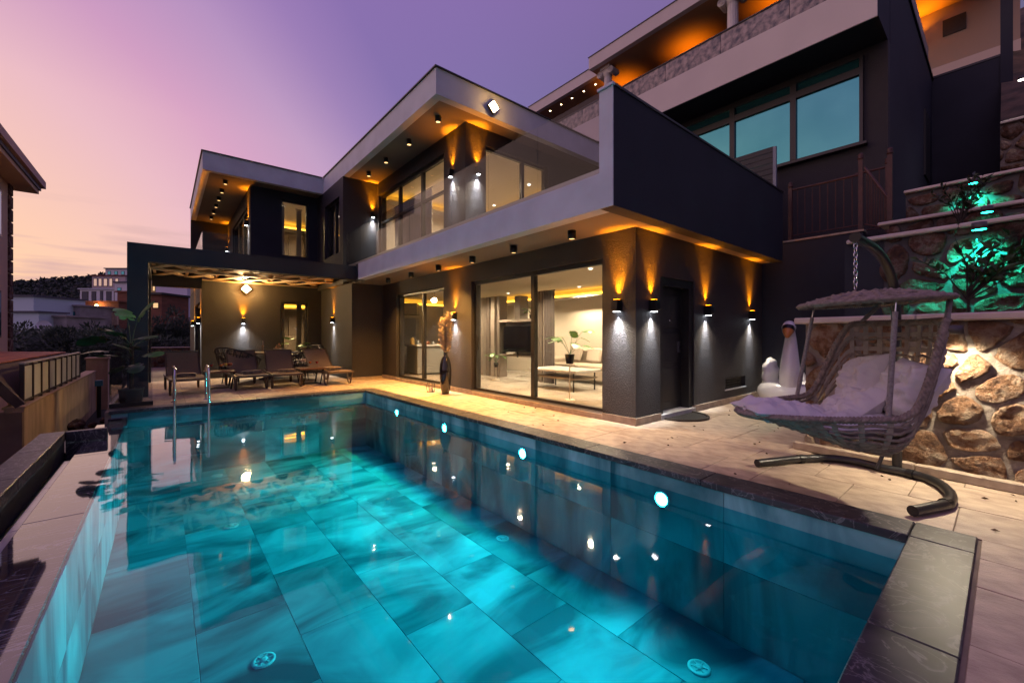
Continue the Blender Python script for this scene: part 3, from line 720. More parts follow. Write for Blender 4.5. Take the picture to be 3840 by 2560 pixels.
for x, y, lb in ((8.2, 9.0, 'beyond the balcony door'), (6.4, 9.0, 'inside the balcony corner'), (6.6, 11.2, 'over the far end of the long window'), (8.6, 11.2, 'at the back of the upper room')):
    room_light((x, y, 5.69), 'recessed ceiling lamp upstairs ' + lb, 300)
room_light((3.2, 16.3, 2.615), 'recessed ceiling lamp in the ground floor wing room', 260, (1, .70, .36)); room_light((3.2, 16.3, 5.795), 'recessed ceiling lamp in the upper wing room', 260, (1, .70, .36))
room_light((4.9, 13.6, 5.60), 'recessed ceiling lamp behind the narrow side window', 40)

# television partition of tall taupe fins, shelf and television
M_taupe = mat('taupe_lacquer', (.16, .13, .11), .5); M_tl = mat('light_taupe', (.30, .25, .21), .5)
pt = thing('room_divider', 'taupe slatted room divider with open shelves around the television', 'room divider', (7.6, 8.6, .06))
for k, (y, w_, d_) in enumerate(((1.75, .20, .30), (1.45, .16, .26), (1.18, .18, .30), (.06, .22, .30), (-.62, .16, .30), (-.84, .10, .26), (-1.02, .12, .30), (.92, .12, .28))):
    B('fin', M_taupe if k % 2 else M_tl, pt, -d_ / 2, d_ / 2, y - w_ / 2, y + w_ / 2, 0 if k != 3 else 1.66, 2.36 if k != 3 else 2.3)
B('shelf', M_tl, pt, -.14, .14, -.54, .86, 1.58, 1.66); B('shelf', M_tl, pt, -.14, .14, -.54, .86, .62, .68); B('back_panel', M_white, pt, .10, .13, -.54, .86, .68, 1.58)
tv = thing('television', 'black flat television mounted on the taupe room divider', 'television', (7.40, 8.62, .75))
B('casing', M_black, tv, -.015, .03, -.60, .55, .06, .78, c=.006); B('screen', mat('tv_screen', (.006, .006, .008), .12), tv, -.019, -.0155, -.585, .535, .075, .765); B('bracket', M_black, tv, .03, .05, -.1, .1, .3, .5); B('neck', M_black, tv, .0, .02, -.05, .0, -.08, .06)
ct = thing('coffee_table', 'white marble coffee table with thin black legs in the living room', 'table', (7.0, 6.5, .06))
B('top', mat('white_marble', (.72, .70, .67), .2, var=.12, vs=7), ct, -.42, .42, -.72, .72, .40, .46, c=.01); B('shelf', M_tl, ct, -.38, .38, -.66, .66, .26, .29)
for a in (-.35, .35):
    for b in (-.6, .6): B('leg', M_black, ct, a - .012, a + .012, b - .012, b + .012, 0, .40)
sf = thing('sofa', 'beige upholstered sofa along the back wall of the living room', 'sofa', (8.65, 6.75, .06))
Msf = mat('sofa_fabric', (.46, .38, .30), .9, bump=.2, bs=90)
B('base', Msf, sf, -.5, .45, -1.3, 1.3, .08, .34, c=.03); B('backrest', Msf, sf, .22, .47, -1.3, 1.3, .34, .85, c=.06); B('arm', Msf, sf, -.5, .45, 1.3, 1.5, .08, .62, c=.05); B('arm', Msf, sf, -.5, .45, -1.5, -1.3, .08, .62, c=.05)
for k in range(3): B('seat_cushion', Msf, sf, -.5, .22, -1.28 + .86 * k, -.44 + .86 * k, .345, .47, c=.04)
for k in range(4):
    o = B('back_cushion', mat('cushion_cream', (.56, .48, .40), .9), sf, -.06, .06, -.22, .22, -.20, .20, c=.05); o.location = (.10, -.95 + .62 * k, .68); o.rotation_euler = (0, rad(18), rad(8 * (-1) ** k))
def curtain(loc, axis, w_, h_, m_, label, folds=9, amp=.035):
    t_ = thing('curtain', label, 'curtain', loc)
    def fn(u, v):
        s_ = u * w_; d_ = amp * math.sin(u * folds * 2 * pi) * (.8 + .2 * v)
        return (d_, s_, v * h_) if axis == 'y' else (s_, d_, v * h_)
    MB().grid(fn, folds * 10 + 1, 3).build('drape', m_, t_)
    (MB().tube([(0, -.03, h_ + .02), (0, w_ + .03, h_ + .02)], .012) if axis == 'y' else MB().tube([(-.03, 0, h_ + .02), (w_ + .03, 0, h_ + .02)], .012)).build('rail', M_black, t_)
M_sheer = mat('sheer_curtain', (.62, .55, .42), .9); M_dcurt = mat('grey_curtain', (.12, .10, .095), .9); M_bcurt = mat('brown_curtain', (.11, .08, .06), .9)
curtain((5.45, 3.72, .08), 'y', .30, 2.42, M_sheer, 'pale sheer curtain drawn aside next to the house corner', 3)
curtain((7.35, 7.15, .08), 'y', .35, 2.28, M_dcurt, 'dark grey curtain hanging beside the television partition', 4)
M_wcurt = mat('white_curtain', (.70, .64, .56), .9)
curtain((5.50, 9.9, 3.22), 'y', 2.3, 2.0, M_wcurt, 'white curtain drawn across the long upper balcony window', 14, .03)
curtain((5.45, 8.56, 3.22), 'y', .5, 2.0, M_wcurt, 'white curtain gathered at the corner end of the long upper window', 4)
for z0, lb in ((.06, 'ground floor'), (3.25, 'upper')):
    curtain((2.93, 15.55, z0), 'x', .16, 2.35, M_wcurt, 'narrow pale curtain at the left of the %s wing window' % lb, 2, .03)
    curtain((3.50, 15.75, z0), 'x', .16, 2.35, M_sheer, 'gathered gold lit curtain in the %s wing window' % lb, 5, .03)
bd = thing('bed', 'white made bed seen low through the ground floor wing window', 'bed', (3.35, 16.9, .05))
B('frame', M_tl, bd, -.85, .85, -.9, .9, .0, .3, c=.02); B('mattress', M_white, bd, -.82, .82, -.88, .88, .3, .62, c=.08); B('headboard', M_taupe, bd, -.85, .85, .9, .98, 0, 1.2, c=.02)
# kitchen
isl = thing('kitchen_island', 'grey kitchen island with white worktop behind the kitchen doors', 'kitchen island', (6.45, 11.85, .06), rad(90))
B('cabinet', mat('grey_lacquer', (.25, .24, .22), .4), isl, -.35, .35, -.75, .55, .05, .88); B('plinth', M_black, isl, -.30, .30, -.7, .50, 0, .05); B('worktop', mat('white_marble', (.7, .7, .7), .2), isl, -.42, .42, -.82, .62, .88, .93, c=.006)
fg = thing('fridge', 'tall stainless fridge set into taupe kitchen cabinets', 'fridge', (6.35, 13.25, .06), rad(55))
B('cabinet', mat('cabinet_taupe', (.22, .17, .12), .5), fg, -.32, .40, -.42, .42, 1.92, 2.3); B('body', mat('fridge_steel', (.42, .40, .38), .35, metal=.6), fg, -.30, .40, -.40, .40, 0, 1.80, c=.01)
for z in (.75, 1.0): B('handle', M_black, fg, -.34, -.302, .28, .31, z - .1 if z > .9 else z - .4, z + .5 if z > .9 else z)
for k, (dx, dy, h, r, c_) in enumerate(((0, .55, .20, .07, (.6, .35, .1)), (.1, .3, .12, .05, (.5, .5, .5)), (-.1, .1, .10, .09, (.35, .12, .05)), (.05, -.2, .09, .05, (.7, .7, .7)), (-.05, -.4, .13, .04, (.2, .1, .05)))):
    t_ = thing('kitchen_jar', ('amber glass jar', 'grey canister', 'brown serving bowl', 'white cup', 'dark pepper mill')[k] + ' standing on the kitchen island worktop', 'kitchenware', (6.45 - dy, 11.85 + dx, .991))
    MB().lathe([(r * .9, 0), (r, h * .3), (r * .95, h * .8), (r * .6, h)], n=14).build('body', mat('kitchenware_%d' % k, c_, .3), t_)
    MB().lathe([(r * .62, h), (r * .5, h + .02), (.01, h + .03)], n=14).build('lid', M_black, t_)
pd = thing('pendant_lamp', 'small bright pendant lamp hanging over the kitchen island', 'pendant lamp', (6.15, 10.9, 2.62))
MB().tube([(0, 0, 0), (0, 0, -.22)], .004).build('cord', M_black, pd); MB().lathe([(.0, -.22), (.05, -.25), (.07, -.31), (.05, -.37), (0, -.39)], n=16, cap=False).build('globe', emis('pendant_globe', (1, .85, .6), 18), pd); MB().lathe([(.02, -.20), (.025, -.24)], n=12).build('cap', M_black, pd)
ls = thing('low_sofa', 'dark low sofa seen through the long upper window', 'sofa', (6.4, 9.35, 3.21))
B('base', M_dcurt, ls, -.35, .35, -.6, .5, .05, .40, c=.05); B('backrest', M_dcurt, ls, .15, .38, -.6, .5, .4, .72, c=.06); B('arm', M_dcurt, ls, -.35, .35, .5, .62, .05, .55, c=.04)

# ================================================================== STONE TERRACE WALLS
def rockm(name, pale, rust, dark, randv):
    m = bpy.data.materials.new(name); m.use_nodes = True; t = m.node_tree; b = t.nodes['Principled BSDF']; b.inputs['Roughness'].default_value = .9; b.inputs['Specular IOR Level'].default_value = .2
    tcn = t.nodes.new('ShaderNodeTexCoord'); oi = t.nodes.new('ShaderNodeObjectInfo'); ad = t.nodes.new('ShaderNodeVectorMath'); ad.operation = 'MULTIPLY_ADD'
    cmb = t.nodes.new('ShaderNodeCombineXYZ'); t.links.new(oi.outputs['Random'], cmb.inputs[0]); t.links.new(oi.outputs['Random'], cmb.inputs[1])
    t.links.new(cmb.outputs[0], ad.inputs[0]); ad.inputs[1].default_value = (37, 51, 13); t.links.new(tcn.outputs['Object'], ad.inputs[2])
    n = t.nodes.new('ShaderNodeTexNoise'); n.inputs['Scale'].default_value = 5.5; n.inputs['Detail'].default_value = 10; n.inputs['Roughness'].default_value = .68; t.links.new(ad.outputs[0], n.inputs['Vector'])
    r = t.nodes.new('ShaderNodeValToRGB'); e = r.color_ramp.elements; e[0].position = .36; e[0].color = (*dark, 1); e[1].position = .66; e[1].color = (*pale, 1); k = e.new(.47); k.color = (*rust, 1); k = e.new(.54); k.color = (*[(p + q) / 2 for p, q in zip(pale, rust)], 1)
    t.links.new(n.outputs[0], r.inputs[0])
    hs = t.nodes.new('ShaderNodeHueSaturation'); mr = t.nodes.new('ShaderNodeMapRange'); mr.inputs[3].default_value = 1 - randv; mr.inputs[4].default_value = 1 + randv
    t.links.new(oi.outputs['Random'], mr.inputs[0]); t.links.new(mr.outputs[0], hs.inputs['Value']); t.links.new(r.outputs[0], hs.inputs['Color']); t.links.new(hs.outputs[0], b.inputs['Base Color'])
    n2 = t.nodes.new('ShaderNodeTexNoise'); n2.inputs['Scale'].default_value = 22; n2.inputs['Detail'].default_value = 9; n2.inputs['Roughness'].default_value = .72; t.links.new(ad.outputs[0], n2.inputs['Vector'])
    bp = t.nodes.new('ShaderNodeBump'); bp.inputs['Strength'].default_value = 1; bp.inputs['Distance'].default_value = .13; t.links.new(n2.outputs[0], bp.inputs['Height']); t.links.new(bp.outputs[0], b.inputs['Normal'])
    MATS[name] = m; return m
M_stone = rockm('rust_limestone', (.48, .385, .29), (.29, .155, .085), (.12, .068, .045), .25)
M_stone2 = rockm('brown_fieldstone', (.34, .26, .22), (.17, .085, .06), (.08, .05, .045), .3)
M_mort = mat('grey_mortar', (.27, .235, .20), .95, col2=(.15, .115, .09), vs=9, detail=8, bump=1.0, bs=26)
M_mort2 = mat('dark_mortar', (.115, .105, .11), .95, var=.35, vs=5, bump=.9, bs=16)
M_cap = mat('pale_wall_coping', (.62, .53, .46), .65, var=.18, vs=4, bump=.2, bs=25)
def clip(poly, nx, ny, d):
    out = []
    for i in range(len(poly)):
        a, b = poly[i], poly[(i + 1) % len(poly)]
        da, db = a[0] * nx + a[1] * ny - d, b[0] * nx + b[1] * ny - d
        if da <= 0: out.append(a)
        if (da < 0 < db) or (db < 0 < da):
            t_ = da / (da - db); out.append((a[0] + (b[0] - a[0]) * t_, a[1] + (b[1] - a[1]) * t_))
    return out
def stones(L, Hh, cw, ch, seed, gap=.020, jit=.45):
    """irregular rubble courses filling an L x Hh wall face: list of rounded outlines"""
    r = random.Random(seed); pts = []
    rows = max(1, round(Hh / ch))
    for j in range(rows + 2):
        n = max(1, round(L / cw))
        for i in range(n + 2):
            pts.append(((i - .5 + (j % 2) * .5 + r.uniform(-jit, jit)) * L / n, (j - .5 + r.uniform(-jit, jit)) * Hh / rows))
    out = []
    for a, (px, py) in enumerate(pts):
        poly = [(0, 0), (L, 0), (L, Hh), (0, Hh)]
        for b, (qx, qy) in enumerate(pts):
            if a == b or abs(qx - px) > 3 * cw or abs(qy - py) > 3 * ch: continue
            nx, ny = qx - px, qy - py; l_ = math.hypot(nx, ny); nx /= l_; ny /= l_
            g_ = gap * r.uniform(.5, 1.5)
            poly = clip(poly, nx, ny, nx * (px + qx) / 2 + ny * (py + qy) / 2 - g_)
            if len(poly) < 3: break
        if len(poly) < 3: continue
        ar = abs(sum(poly[i][0] * poly[(i + 1) % len(poly)][1] - poly[(i + 1) % len(poly)][0] * poly[i][1] for i in range(len(poly)))) / 2
        if ar < cw * ch * .07: continue
        for _ in range(1 if len(poly) > 6 else 2):
            q = []
            for i in range(len(poly)):
                p0, p1 = poly[i], poly[(i + 1) % len(poly)]
                if math.hypot(p1[0] - p0[0], p1[1] - p0[1]) < .02: q.append(p0); continue
                q += [(p0[0] * .76 + p1[0] * .24, p0[1] * .76 + p1[1] * .24), (p0[0] * .24 + p1[0] * .76, p0[1] * .24 + p1[1] * .76)]
            poly = q
            if len(poly) > 11: break
        out.append(poly)
    return out
def stone_mesh(poly, pr, r, fine=False):
    if fine:
        q = []; sd2 = r.random() * 90
        for i in range(len(poly)):
            a, b = poly[i], poly[(i + 1) % len(poly)]; k = max(1, round(math.hypot(b[0] - a[0], b[1] - a[1]) / .045))
            for j in range(k):
                x, z = a[0] + (b[0] - a[0]) * j / k, a[1] + (b[1] - a[1]) * j / k
                q.append((x + .011 * noise.noise(V((x * 22, z * 22, sd2))), z + .011 * noise.noise(V((x * 22, z * 22, sd2 + 9)))))
        poly = q
    n = len(poly); cx = sum(p[0] for p in poly) / n; cz = sum(p[1] for p in poly) / n
    m = MB(); vs = []
    rings = ((1.0, -.03), (.985, pr * .45), (.90, pr * .85), (.66, pr), (.34, pr * 1.04)) if fine else ((1.0, -.03), (.97, pr * .5), (.82, pr * .95), (.45, pr * 1.03))
    sd_ = r.random() * 50
    for s_, d_ in rings:
        for p in poly:
            x, z = (p[0] - cx) * s_, (p[1] - cz) * s_
            nz_ = noise.fractal(V((x * 9 + sd_, z * 9, d_ * 8)), 1.0, 2.0, 3) * pr * .55 if d_ > 0 else 0
            e = 1 + (noise.noise(V((x * 14 + sd_, z * 14, 3))) * .13 if d_ > 0 else 0)
            vs.append((x * e, -(d_ + nz_), z * e))
    fs = []
    for k in range(len(rings) - 1):
        for i in range(n): j = (i + 1) % n; fs.append((k * n + i, k * n + j, (k + 1) * n + j, (k + 1) * n + i))
    b = (len(rings) - 1) * n
    vs.append((0, -(pr * 1.03 + r.uniform(-.2, .2) * pr), 0)); fs += [(b + i, b + (i + 1) % n, len(vs) - 1) for i in range(n)]
    m.add(vs, fs, not fine)
    return m, cx, cz
def stone_wall(p0, p1, z0, z1, label, cw, ch, seed, mst, mmo, thick=.35, cap=.06, proud=.05, over=.05, capx=(0, 0), fine=False, curb=False):
    """wall from p0 to p1; stones on the side to the right of p0->p1 ( local -y )"""
    p0, p1 = V((*p0, 0)), V((*p1, 0)); d = p1 - p0; L = d.length; rz = math.atan2(d.y, d.x)
    t_ = thing('stone_wall', label, 'stone wall', (p0.x, p0.y, z0), rz, 'rubble stone terrace walls')
    Hh = z1 - z0
    B('mortar_core', mmo, t_, 0, L, 0, thick, 0, Hh - cap)
    r = random.Random(seed)
    for poly in stones(L, Hh - cap, cw, ch, seed):
        m, cx, cz = stone_mesh(poly, proud * r.uniform(.7, 1.5), r, fine)
        o = m.build('stone', mst, t_, (cx, 0, cz)); o.data.materials[0] = mst
    n = max(1, round((L + capx[0] + capx[1]) / 1.1)); a = -capx[0]; st = (L + capx[0] + capx[1]) / n
    for k in range(n): MB().box(a + st * k + .001, a + st * (k + 1) - .001, -over - proud, thick, Hh - cap, Hh, c=.012).build('coping_stone', M_cap, t_)
    if curb:
        for k in range(n): MB().box(a + st * k + .001, a + st * (k + 1) - .001, -.10, .0, 0, .085, c=.01).build('kerb_stone', M_skirt, t_)
    return t_
w1 = stone_wall((5.445, 1.43), (5.10, -1.45), 0, 1.45, 'low rust-brown rubble wall directly behind the hanging chair with a pale coping', .33, .23, 11, M_stone, M_mort, .32, .065, .034, .04, (.09, 0), True, True)
w2 = stone_wall((6.62, .98), (6.45, -1.6), 1.2, 2.45, 'middle rubble wall with the leafy shrub and largest green glow in front', .36, .24, 12, M_stone2, M_mort2, .3, .05, .04, .05, (.31, 0), True)
w3 = stone_wall((8.25, 1.12), (8.15, -1.6), 2.3, 2.94, 'narrow rubble wall strip lit by a small green lamp above the middle wall', .38, .26, 13, M_stone2, M_mort2, .3, .05, .04, .05, (.12, 0))
w4 = stone_wall((10.0, 1.14), (9.95, -1.6), 2.7, 3.79, 'uppermost rubble wall with a green glow beside the sapling', .38, .27, 14, M_stone2, M_mort2, .3, .05, .04, .05, (.02, 0))
w5 = stone_wall((15.2, .10), (15.2, -2.5), 3.6, 6.3, 'tall pale rubble wall at the edge of the garden beyond the terraces', .42, .34, 15, M_stone, M_mort, .3, .06, .05, .05)
w6 = stone_wall((-.9, 22.3), (1.2, 22.3), 0, .80, 'low rubble wall closing the far end of the terrace beyond the pergola', .34, .22, 16, M_stone, M_mort, .25, .05, .03, .03)
B('glass_panel', M_rail, w6, 0, 2.1, .10, .112, .80, 1.12)
# soil of the raised beds and hillside
M_soil = mat('dark_soil', (.05, .035, .025), .95, var=.4, vs=8, bump=.8, bs=20)
bed = thing('planting_bed', None, None); tag(bed, kind='structure')
m = MB(); m.box(5.74, 6.62, -1.7, .95, 1.0, 1.33); m.box(6.9, 8.25, -1.7, 1.0, 1.8, 2.34); m.box(8.5, 10.0, -1.7, 1.1, 2.2, 2.76); m.box(10.3, 15.2, -2.5, .9, 2.6, 3.62); m.build('soil', M_soil, bed)
M_wet2 = mat('lacquered_dark_wall', (.03, .027, .032), .28, var=.2, vs=1, stretch=(1, 6, .3))
t_ = tag(B('retaining_wall', M_wall2, None, 6.60, 6.90, .95, 1.32, 0, 2.39), 'dark plaster end of the middle terrace wall behind the chair pole', 'wall')
t_ = thing('hillside', None, None); tag(t_, kind='structure')
MB().grid(lambda u, v: (15.6 + 12 * v, -6 + 6.1 * u, 6.2 + 9 * v + .5 * noise.noise(V((u * 5, v * 7, 1)))), 14, 14).build('slope', mat('scrub_slope', (.05, .045, .025), .95, col2=(.12, .085, .05), vs=2.5, bump=1, bs=5), t_)

def garden_lamp(loc, rz, label, col, watts, deg=100, tilt=.25):
    t_ = thing('wall_washer', label, 'wall lamp', loc, rz, 'wall lamps on the stone terraces')
    MB().lathe([(.0, .075), (.055, .07), (.062, .0), (.052, -.005)], (-.095, 0, 0), n=18, cap=False).build('housing', mat('bronze_lamp', (.06, .055, .05), .4), t_)
    MB().lathe([(.052, -.003), (0, -.003)], (-.095, 0, 0), n=18, cap=False).build('lens', emis('lens_' + label[:12], col, 25), t_)
    B('bracket', M_black, t_, -.05, 0, -.02, .02, .01, .06)
    spot(t_, (-.125, 0, -.02), (tilt, 0, -1), watts, col, deg, .9, .03)
GREEN = (.01, 1., .62)
garden_lamp((5.24, .30, 1.27), 0.12, 'round white wall lamp on the low rubble wall behind the hanging chair', (1, .84, .60), 110, 155, -.10)
garden_lamp((6.48, .18, 2.34), 0, 'round green wall lamp above the leafy shrub on the middle wall', GREEN, 120, 110, .35)
garden_lamp((8.13, .16, 2.83), 0, 'round green wall lamp on the narrow wall strip', GREEN, 4, 80, .4)
garden_lamp((9.88, .34, 3.66), 0, 'round green wall lamp on the uppermost rubble wall', GREEN, 110, 110, .35)
garden_lamp((15.1, -.22, 7.1), 0, 'bright white lamp at the top of the garden slope', (1, .92, .8), 10, 140, .2)

# ================================================================== NEIGHBOURING UPPER VILLA
v2 = thing('upper_villa', 'second dark villa above with teal mirrored windows, pale slab edge and white columns', 'house', (0, 0, 0))
M_pink = mat('pale_render', (.60, .55, .54), .75, var=.06, vs=1.2)
M_teal = mat('teal_mirror_glass', (.085, .37, .40), .05, metal=.85, col2=(.06, .30, .34), vs=.7, bump=.06, bs=1.2)
M_emp = mat('emperador_marble', (.055, .06, .075), .2, col2=(.40, .33, .30), vs=8, detail=14)
def W2(*a, m=None, n='wall'): return B(n, m or M_wall2, v2, *a)
W2(11.2, 11.45, 1.54, 1.92, 3.2, 7.25, m=M_wall); W2(11.2, 11.45, 1.92, 5.85, 3.2, 5.27, m=M_wall); W2(11.2, 11.45, 1.92, 5.85, 7.08, 7.25, m=M_wall); W2(11.2, 11.45, 5.85, 13.0, 3.2, 7.25, m=M_wall)
W2(11.45, 18.9, 1.54, 1.79, 0, 9.45); W2(10.215, 11.45, 1.545, 1.79, 7.25, 9.45)
W2(10.2, 11.2, 1.56, 13.0, 7.24, 7.40, m=M_wall2, n='overhang_soffit')
W2(10.185, 10.215, 1.55, 13.0, 7.22, 7.98, m=M_pink, n='slab_edge')
W2(10.215, 18.9, 1.80, 13.0, 7.40, 7.98, n='floor_slab')
for k in range(8):
    a = 1.56 + 1.43 * k; o = MB().box(10.26, 10.36, -.71, .71, 0, .53).build('marble_panel', M_emp, v2, (0, a + .715, 7.98)); 
W2(10.235, 10.385, 1.545, 13.0, 8.51, 8.535, m=M_trim, n='parapet_rail')
W2(10.215, 18.9, 1.50, 1.82, 9.45, 9.52, m=M_trim, n='parapet_cap')
# window band
wb = thing('window_band', None, None); wb.parent = v2
m = MB(); m.box(11.12, 11.22, 1.92, 5.85, 5.27, 5.31); m.box(11.12, 11.22, 1.92, 5.85, 7.05, 7.10); m.box(11.12, 11.22, 1.92, 1.98, 5.31, 7.05); m.build('frame', M_frame, wb)
B('sill', M_trim, wb, 11.05, 11.2, 1.85, 5.9, 5.22, 5.27)
for y in (3.17, 4.51): B('mullion', M_frame, wb, 11.11, 11.22, y - .06, y + .06, 5.31, 7.05)
B('transom', M_frame, wb, 11.115, 11.22, 1.98, 5.85, 6.71, 6.86)
for a, b in ((1.98, 3.11), (3.23, 4.45), (4.57, 5.85)): B('pane', M_teal, wb, 11.17, 11.18, a, b, 5.31, 6.71); B('pane', M_teal, wb, 11.17, 11.18, a, b, 6.86, 7.05)
W2(16.8, 17.9, 1.50, 1.54, 5.9, 7.8, m=M_frame, n='slit_window')
# roof over the colonnade
r2 = thing('roof', None, None); r2.parent = v2
B('roof_edge', M_pink, r2, 10.0, 10.15, 1.6, 8.25, 9.42, 9.78); B('soffit', mat('brown_soffit', (.42, .25, .14), .7), r2, 10.15, 14.5, 1.6, 8.25, 9.425, 9.7); B('roof_flashing', M_trim, r2, 9.98, 10.06, 1.6, 8.27, 9.78, 9.80)
B('roof_edge', M_pink, r2, 10.6, 10.75, 8.3, 11.66, 9.58, 9.92); B('soffit', mat('brown_soffit', (.22, .13, .08), .7), r2, 10.75, 14.5, 8.3, 11.66, 9.585, 9.9); B('roof_flashing', M_trim, r2, 10.58, 10.66, 8.3, 11.68, 9.92, 9.94)
W2(11.6, 11.8, 1.82, 8.25, 7.98, 9.42, m=mat('brown_wall', (.10, .07, .05), .8)); W2(12.4, 12.6, 8.3, 11.6, 7.98, 9.58, m=mat('tan_wall', (.35, .27, .22), .8))
for k, y in enumerate((8.75, 9.25, 9.78, 10.3, 10.85)):
    t_ = thing('recessed_lamp', 'small recessed lamp under the far roof of the upper villa, %s from the column' % ('first', 'second', 'third', 'fourth', 'fifth')[k], 'ceiling lamp', (10.95, y, 9.583), 0, 'lamps under the far roof of the upper villa')
    MB().lathe([(.04, 0), (.04, -.015), (.03, -.015)], n=12, cap=False).build('ring', M_black, t_); MB().lathe([(.03, -.01), (0, -.01)], n=12, cap=False).build('lens', emis('small_lens', (1, .75, .4), 18), t_)
for x, y, lb in ((11.5, 5.75, 'between the two columns'), (11.5, 8.0, 'beside the balcony-side column'), (11.5, 3.5, 'past the parapet column')):
    t_ = thing('wall_lamp', 'amber wall lamp on the terrace of the upper villa ' + lb, 'wall lamp', (x, y, 8.6)); B('body', M_black, t_, -.1, .15, -.05, .05, -.08, .08)
    spot(t_, (-.06, 0, .1), (-.05, 0, 1), 40, AMBER, 120, 1, .03)
# Ionic columns
M_colw = mat('white_stone', (.66, .63, .62), .6, var=.08, vs=5)
for y, lb in ((7.83, 'white fluted column with scroll capital behind the balcony pier'), (4.20, 'white fluted column with scroll capital standing on the marble parapet')):
    t_ = thing('ionic_column', lb, 'column', (10.40, y, 7.98), 0, 'white columns of the upper villa')
    n = 48; m = MB()
    prof = lambda i: .125 - (.010 if i % 4 == 0 else 0)
    vs = [((prof(i) * (1 - .08 * k)) * math.cos(2 * pi * i / n), (prof(i) * (1 - .08 * k)) * math.sin(2 * pi * i / n), .05 + 1.12 * k) for k in (0, 1) for i in range(n)]
    m.add(vs, [(i, (i + 1) % n, n + (i + 1) % n, n + i) for i in range(n)]); m.build('shaft', M_colw, t_)
    MB().lathe([(.17, 0), (.17, .03), (.14, .05)], n=24).build('base', M_colw, t_)
    m = MB(); m.box(-.17, .17, -.17, .17, 1.37, 1.44); m.lathe([(.12, 1.17), (.15, 1.24), (.15, 1.27)], n=24); m.box(-.13, .13, -.2, .2, 1.26, 1.37)
    cap_ = m.build('capital', M_colw, t_)
    for sy in (-1, 1):
        m = MB(); m.tube([(-.16, sy * .2, 1.27), (.16, sy * .2, 1.27)], .095, 20); m.build('volute', M_colw, cap_)
        pts = []
        for q in range(40):
            a = q * .42; rr = .085 * (1 - q / 44); pts.append((-.168, sy * .2 + rr * math.cos(a), 1.27 + rr * math.sin(a)))
        MB().tube(pts, .009, 5).build('scroll', M_colw, cap_)
# set-back part on the right
W2(18.9, 19.15, .12, 1.54, 0, 9.5); W2(18.88, 19.2, .05, 1.56, 9.5, 9.56, m=M_trim, n='parapet_cap'); W2(18.85, 19.2, -.12, .12, 0, 12.0, m=M_wall2, n='end_pier')
W2(21.5, 21.7, -.3, 3.6, 9.3, 11.0, m=mat('pale_terrace_wall', (.55, .45, .40), .8)); W2(22.5, 22.7, -.3, 4, 11.0, 15, m=mat('tan_wall', (.35, .27, .22), .8))
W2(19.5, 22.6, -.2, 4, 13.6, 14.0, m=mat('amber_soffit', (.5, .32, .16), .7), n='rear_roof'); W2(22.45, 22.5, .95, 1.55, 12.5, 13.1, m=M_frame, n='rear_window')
t_ = thing('wall_lamp', 'amber lamp under the rear roof at the top right', 'wall lamp', (22.4, 2.2, 12.6)); B('body', M_black, t_, -.1, 0.1, -.06, .06, -.1, .1); spot(t_, (-.2, 0, .12), (-.3, 0, 1), 120, AMBER, 140, 1, .05)
ps = thing('perforated_screen', 'perforated metal screen along the roof terrace edge of the upper villa', 'screen', (13.0, 1.62, 9.52))
Mp = mat('perforated_metal', (.30, .27, .26), .5)
for k in range(14): B('screen_strip', Mp, ps, k * .42, k * .42 + .36, 0, .02, 0, 1.0)

# balcony-level platform with louvre screen and rust railings
pl = thing('platform', None, None); tag(pl, kind='structure')
B('slab', M_wall, pl, 10.21, 11.2, 1.55, 9.0, 2.9, 3.18); B('edge', M_skirt, pl, 9.93, 10.21, 1.70, 9.0, 3.20, 3.235)
lv = thing('louvre_screen', 'black slatted screen standing behind the dark balcony parapet', 'screen', (9.9, 3.12, 3.2))
B('post', mat('grey_blue_post', (.20, .22, .27), .5), lv, -.03, .03, 0, .06, 0, 2.05); B('post', M_black, lv, -.03, .03, 1.9, 1.96, 0, 2.05)
for k in range(17): B('slat', mat('slat_black', (.015, .016, .02), .5), lv, -.015 + .006 * (k % 2), .015 + .006 * (k % 2), .06, 1.9, .12 + .115 * k, .225 + .115 * k)
M_rust = mat('rust_red_railing', (.075, .024, .017), .55, var=.4, vs=9)
def railing(pts, h, label, nb, posts, top=None):
    t_ = thing('railing', label, 'railing', pts[0], 0, 'rust red railings by the upper villa')
    a = V((0, 0, 0)); b = V(pts[1]) - V(pts[0]); dz = (top if top is not None else 0)
    MB().tube([(0, 0, h), (b.x, b.y, h + b.z + dz)], .022, 8).build('handrail', M_rust, t_); MB().tube([(0, 0, .10), (b.x, b.y, .10 + b.z)], .014, 6).build('bottom_rail', M_rust, t_)
    for k in range(1, nb):
        f_ = k / nb; MB().tube([(b.x * f_, b.y * f_, .1 + b.z * f_), (b.x * f_, b.y * f_, h + (b.z + dz) * f_)], .009, 6).build('baluster', M_rust, t_)
    for f_, hh in posts:
        m = MB(); m.box(b.x * f_ - .032, b.x * f_ + .032, b.y * f_ - .032, b.y * f_ + .032, b.z * f_, b.z * f_ + hh)
        p_ = m.build('post', M_rust, t_); MB().lathe([(.03, 0), (.048, .015), (.048, .04), (.03, .05), (.045, .08), (.03, .115), (0, .125)], (b.x * f_, b.y * f_, b.z * f_ + hh), n=14, cap=False).build('finial', M_rust, p_)
railing([(10.02, 2.90, 3.235), (10.02, 1.76, 3.235)], 1.05, 'rust red railing along the platform edge past the dark parapet', 9, ((0, 1.1), (1, 1.32)))
railing([(10.0, 1.70, 3.235), (9.72, 1.31, 3.02)], 1.15, 'rust red stair railing sloping down from the tall post', 10, ((1.0, 1.40),), -.55)
railing([(10.6, 1.95, 3.235), (10.6, 1.46, 3.235)], 1.25, 'short rust red railing on the far side of the stair head', 4, ((1, 1.3),))
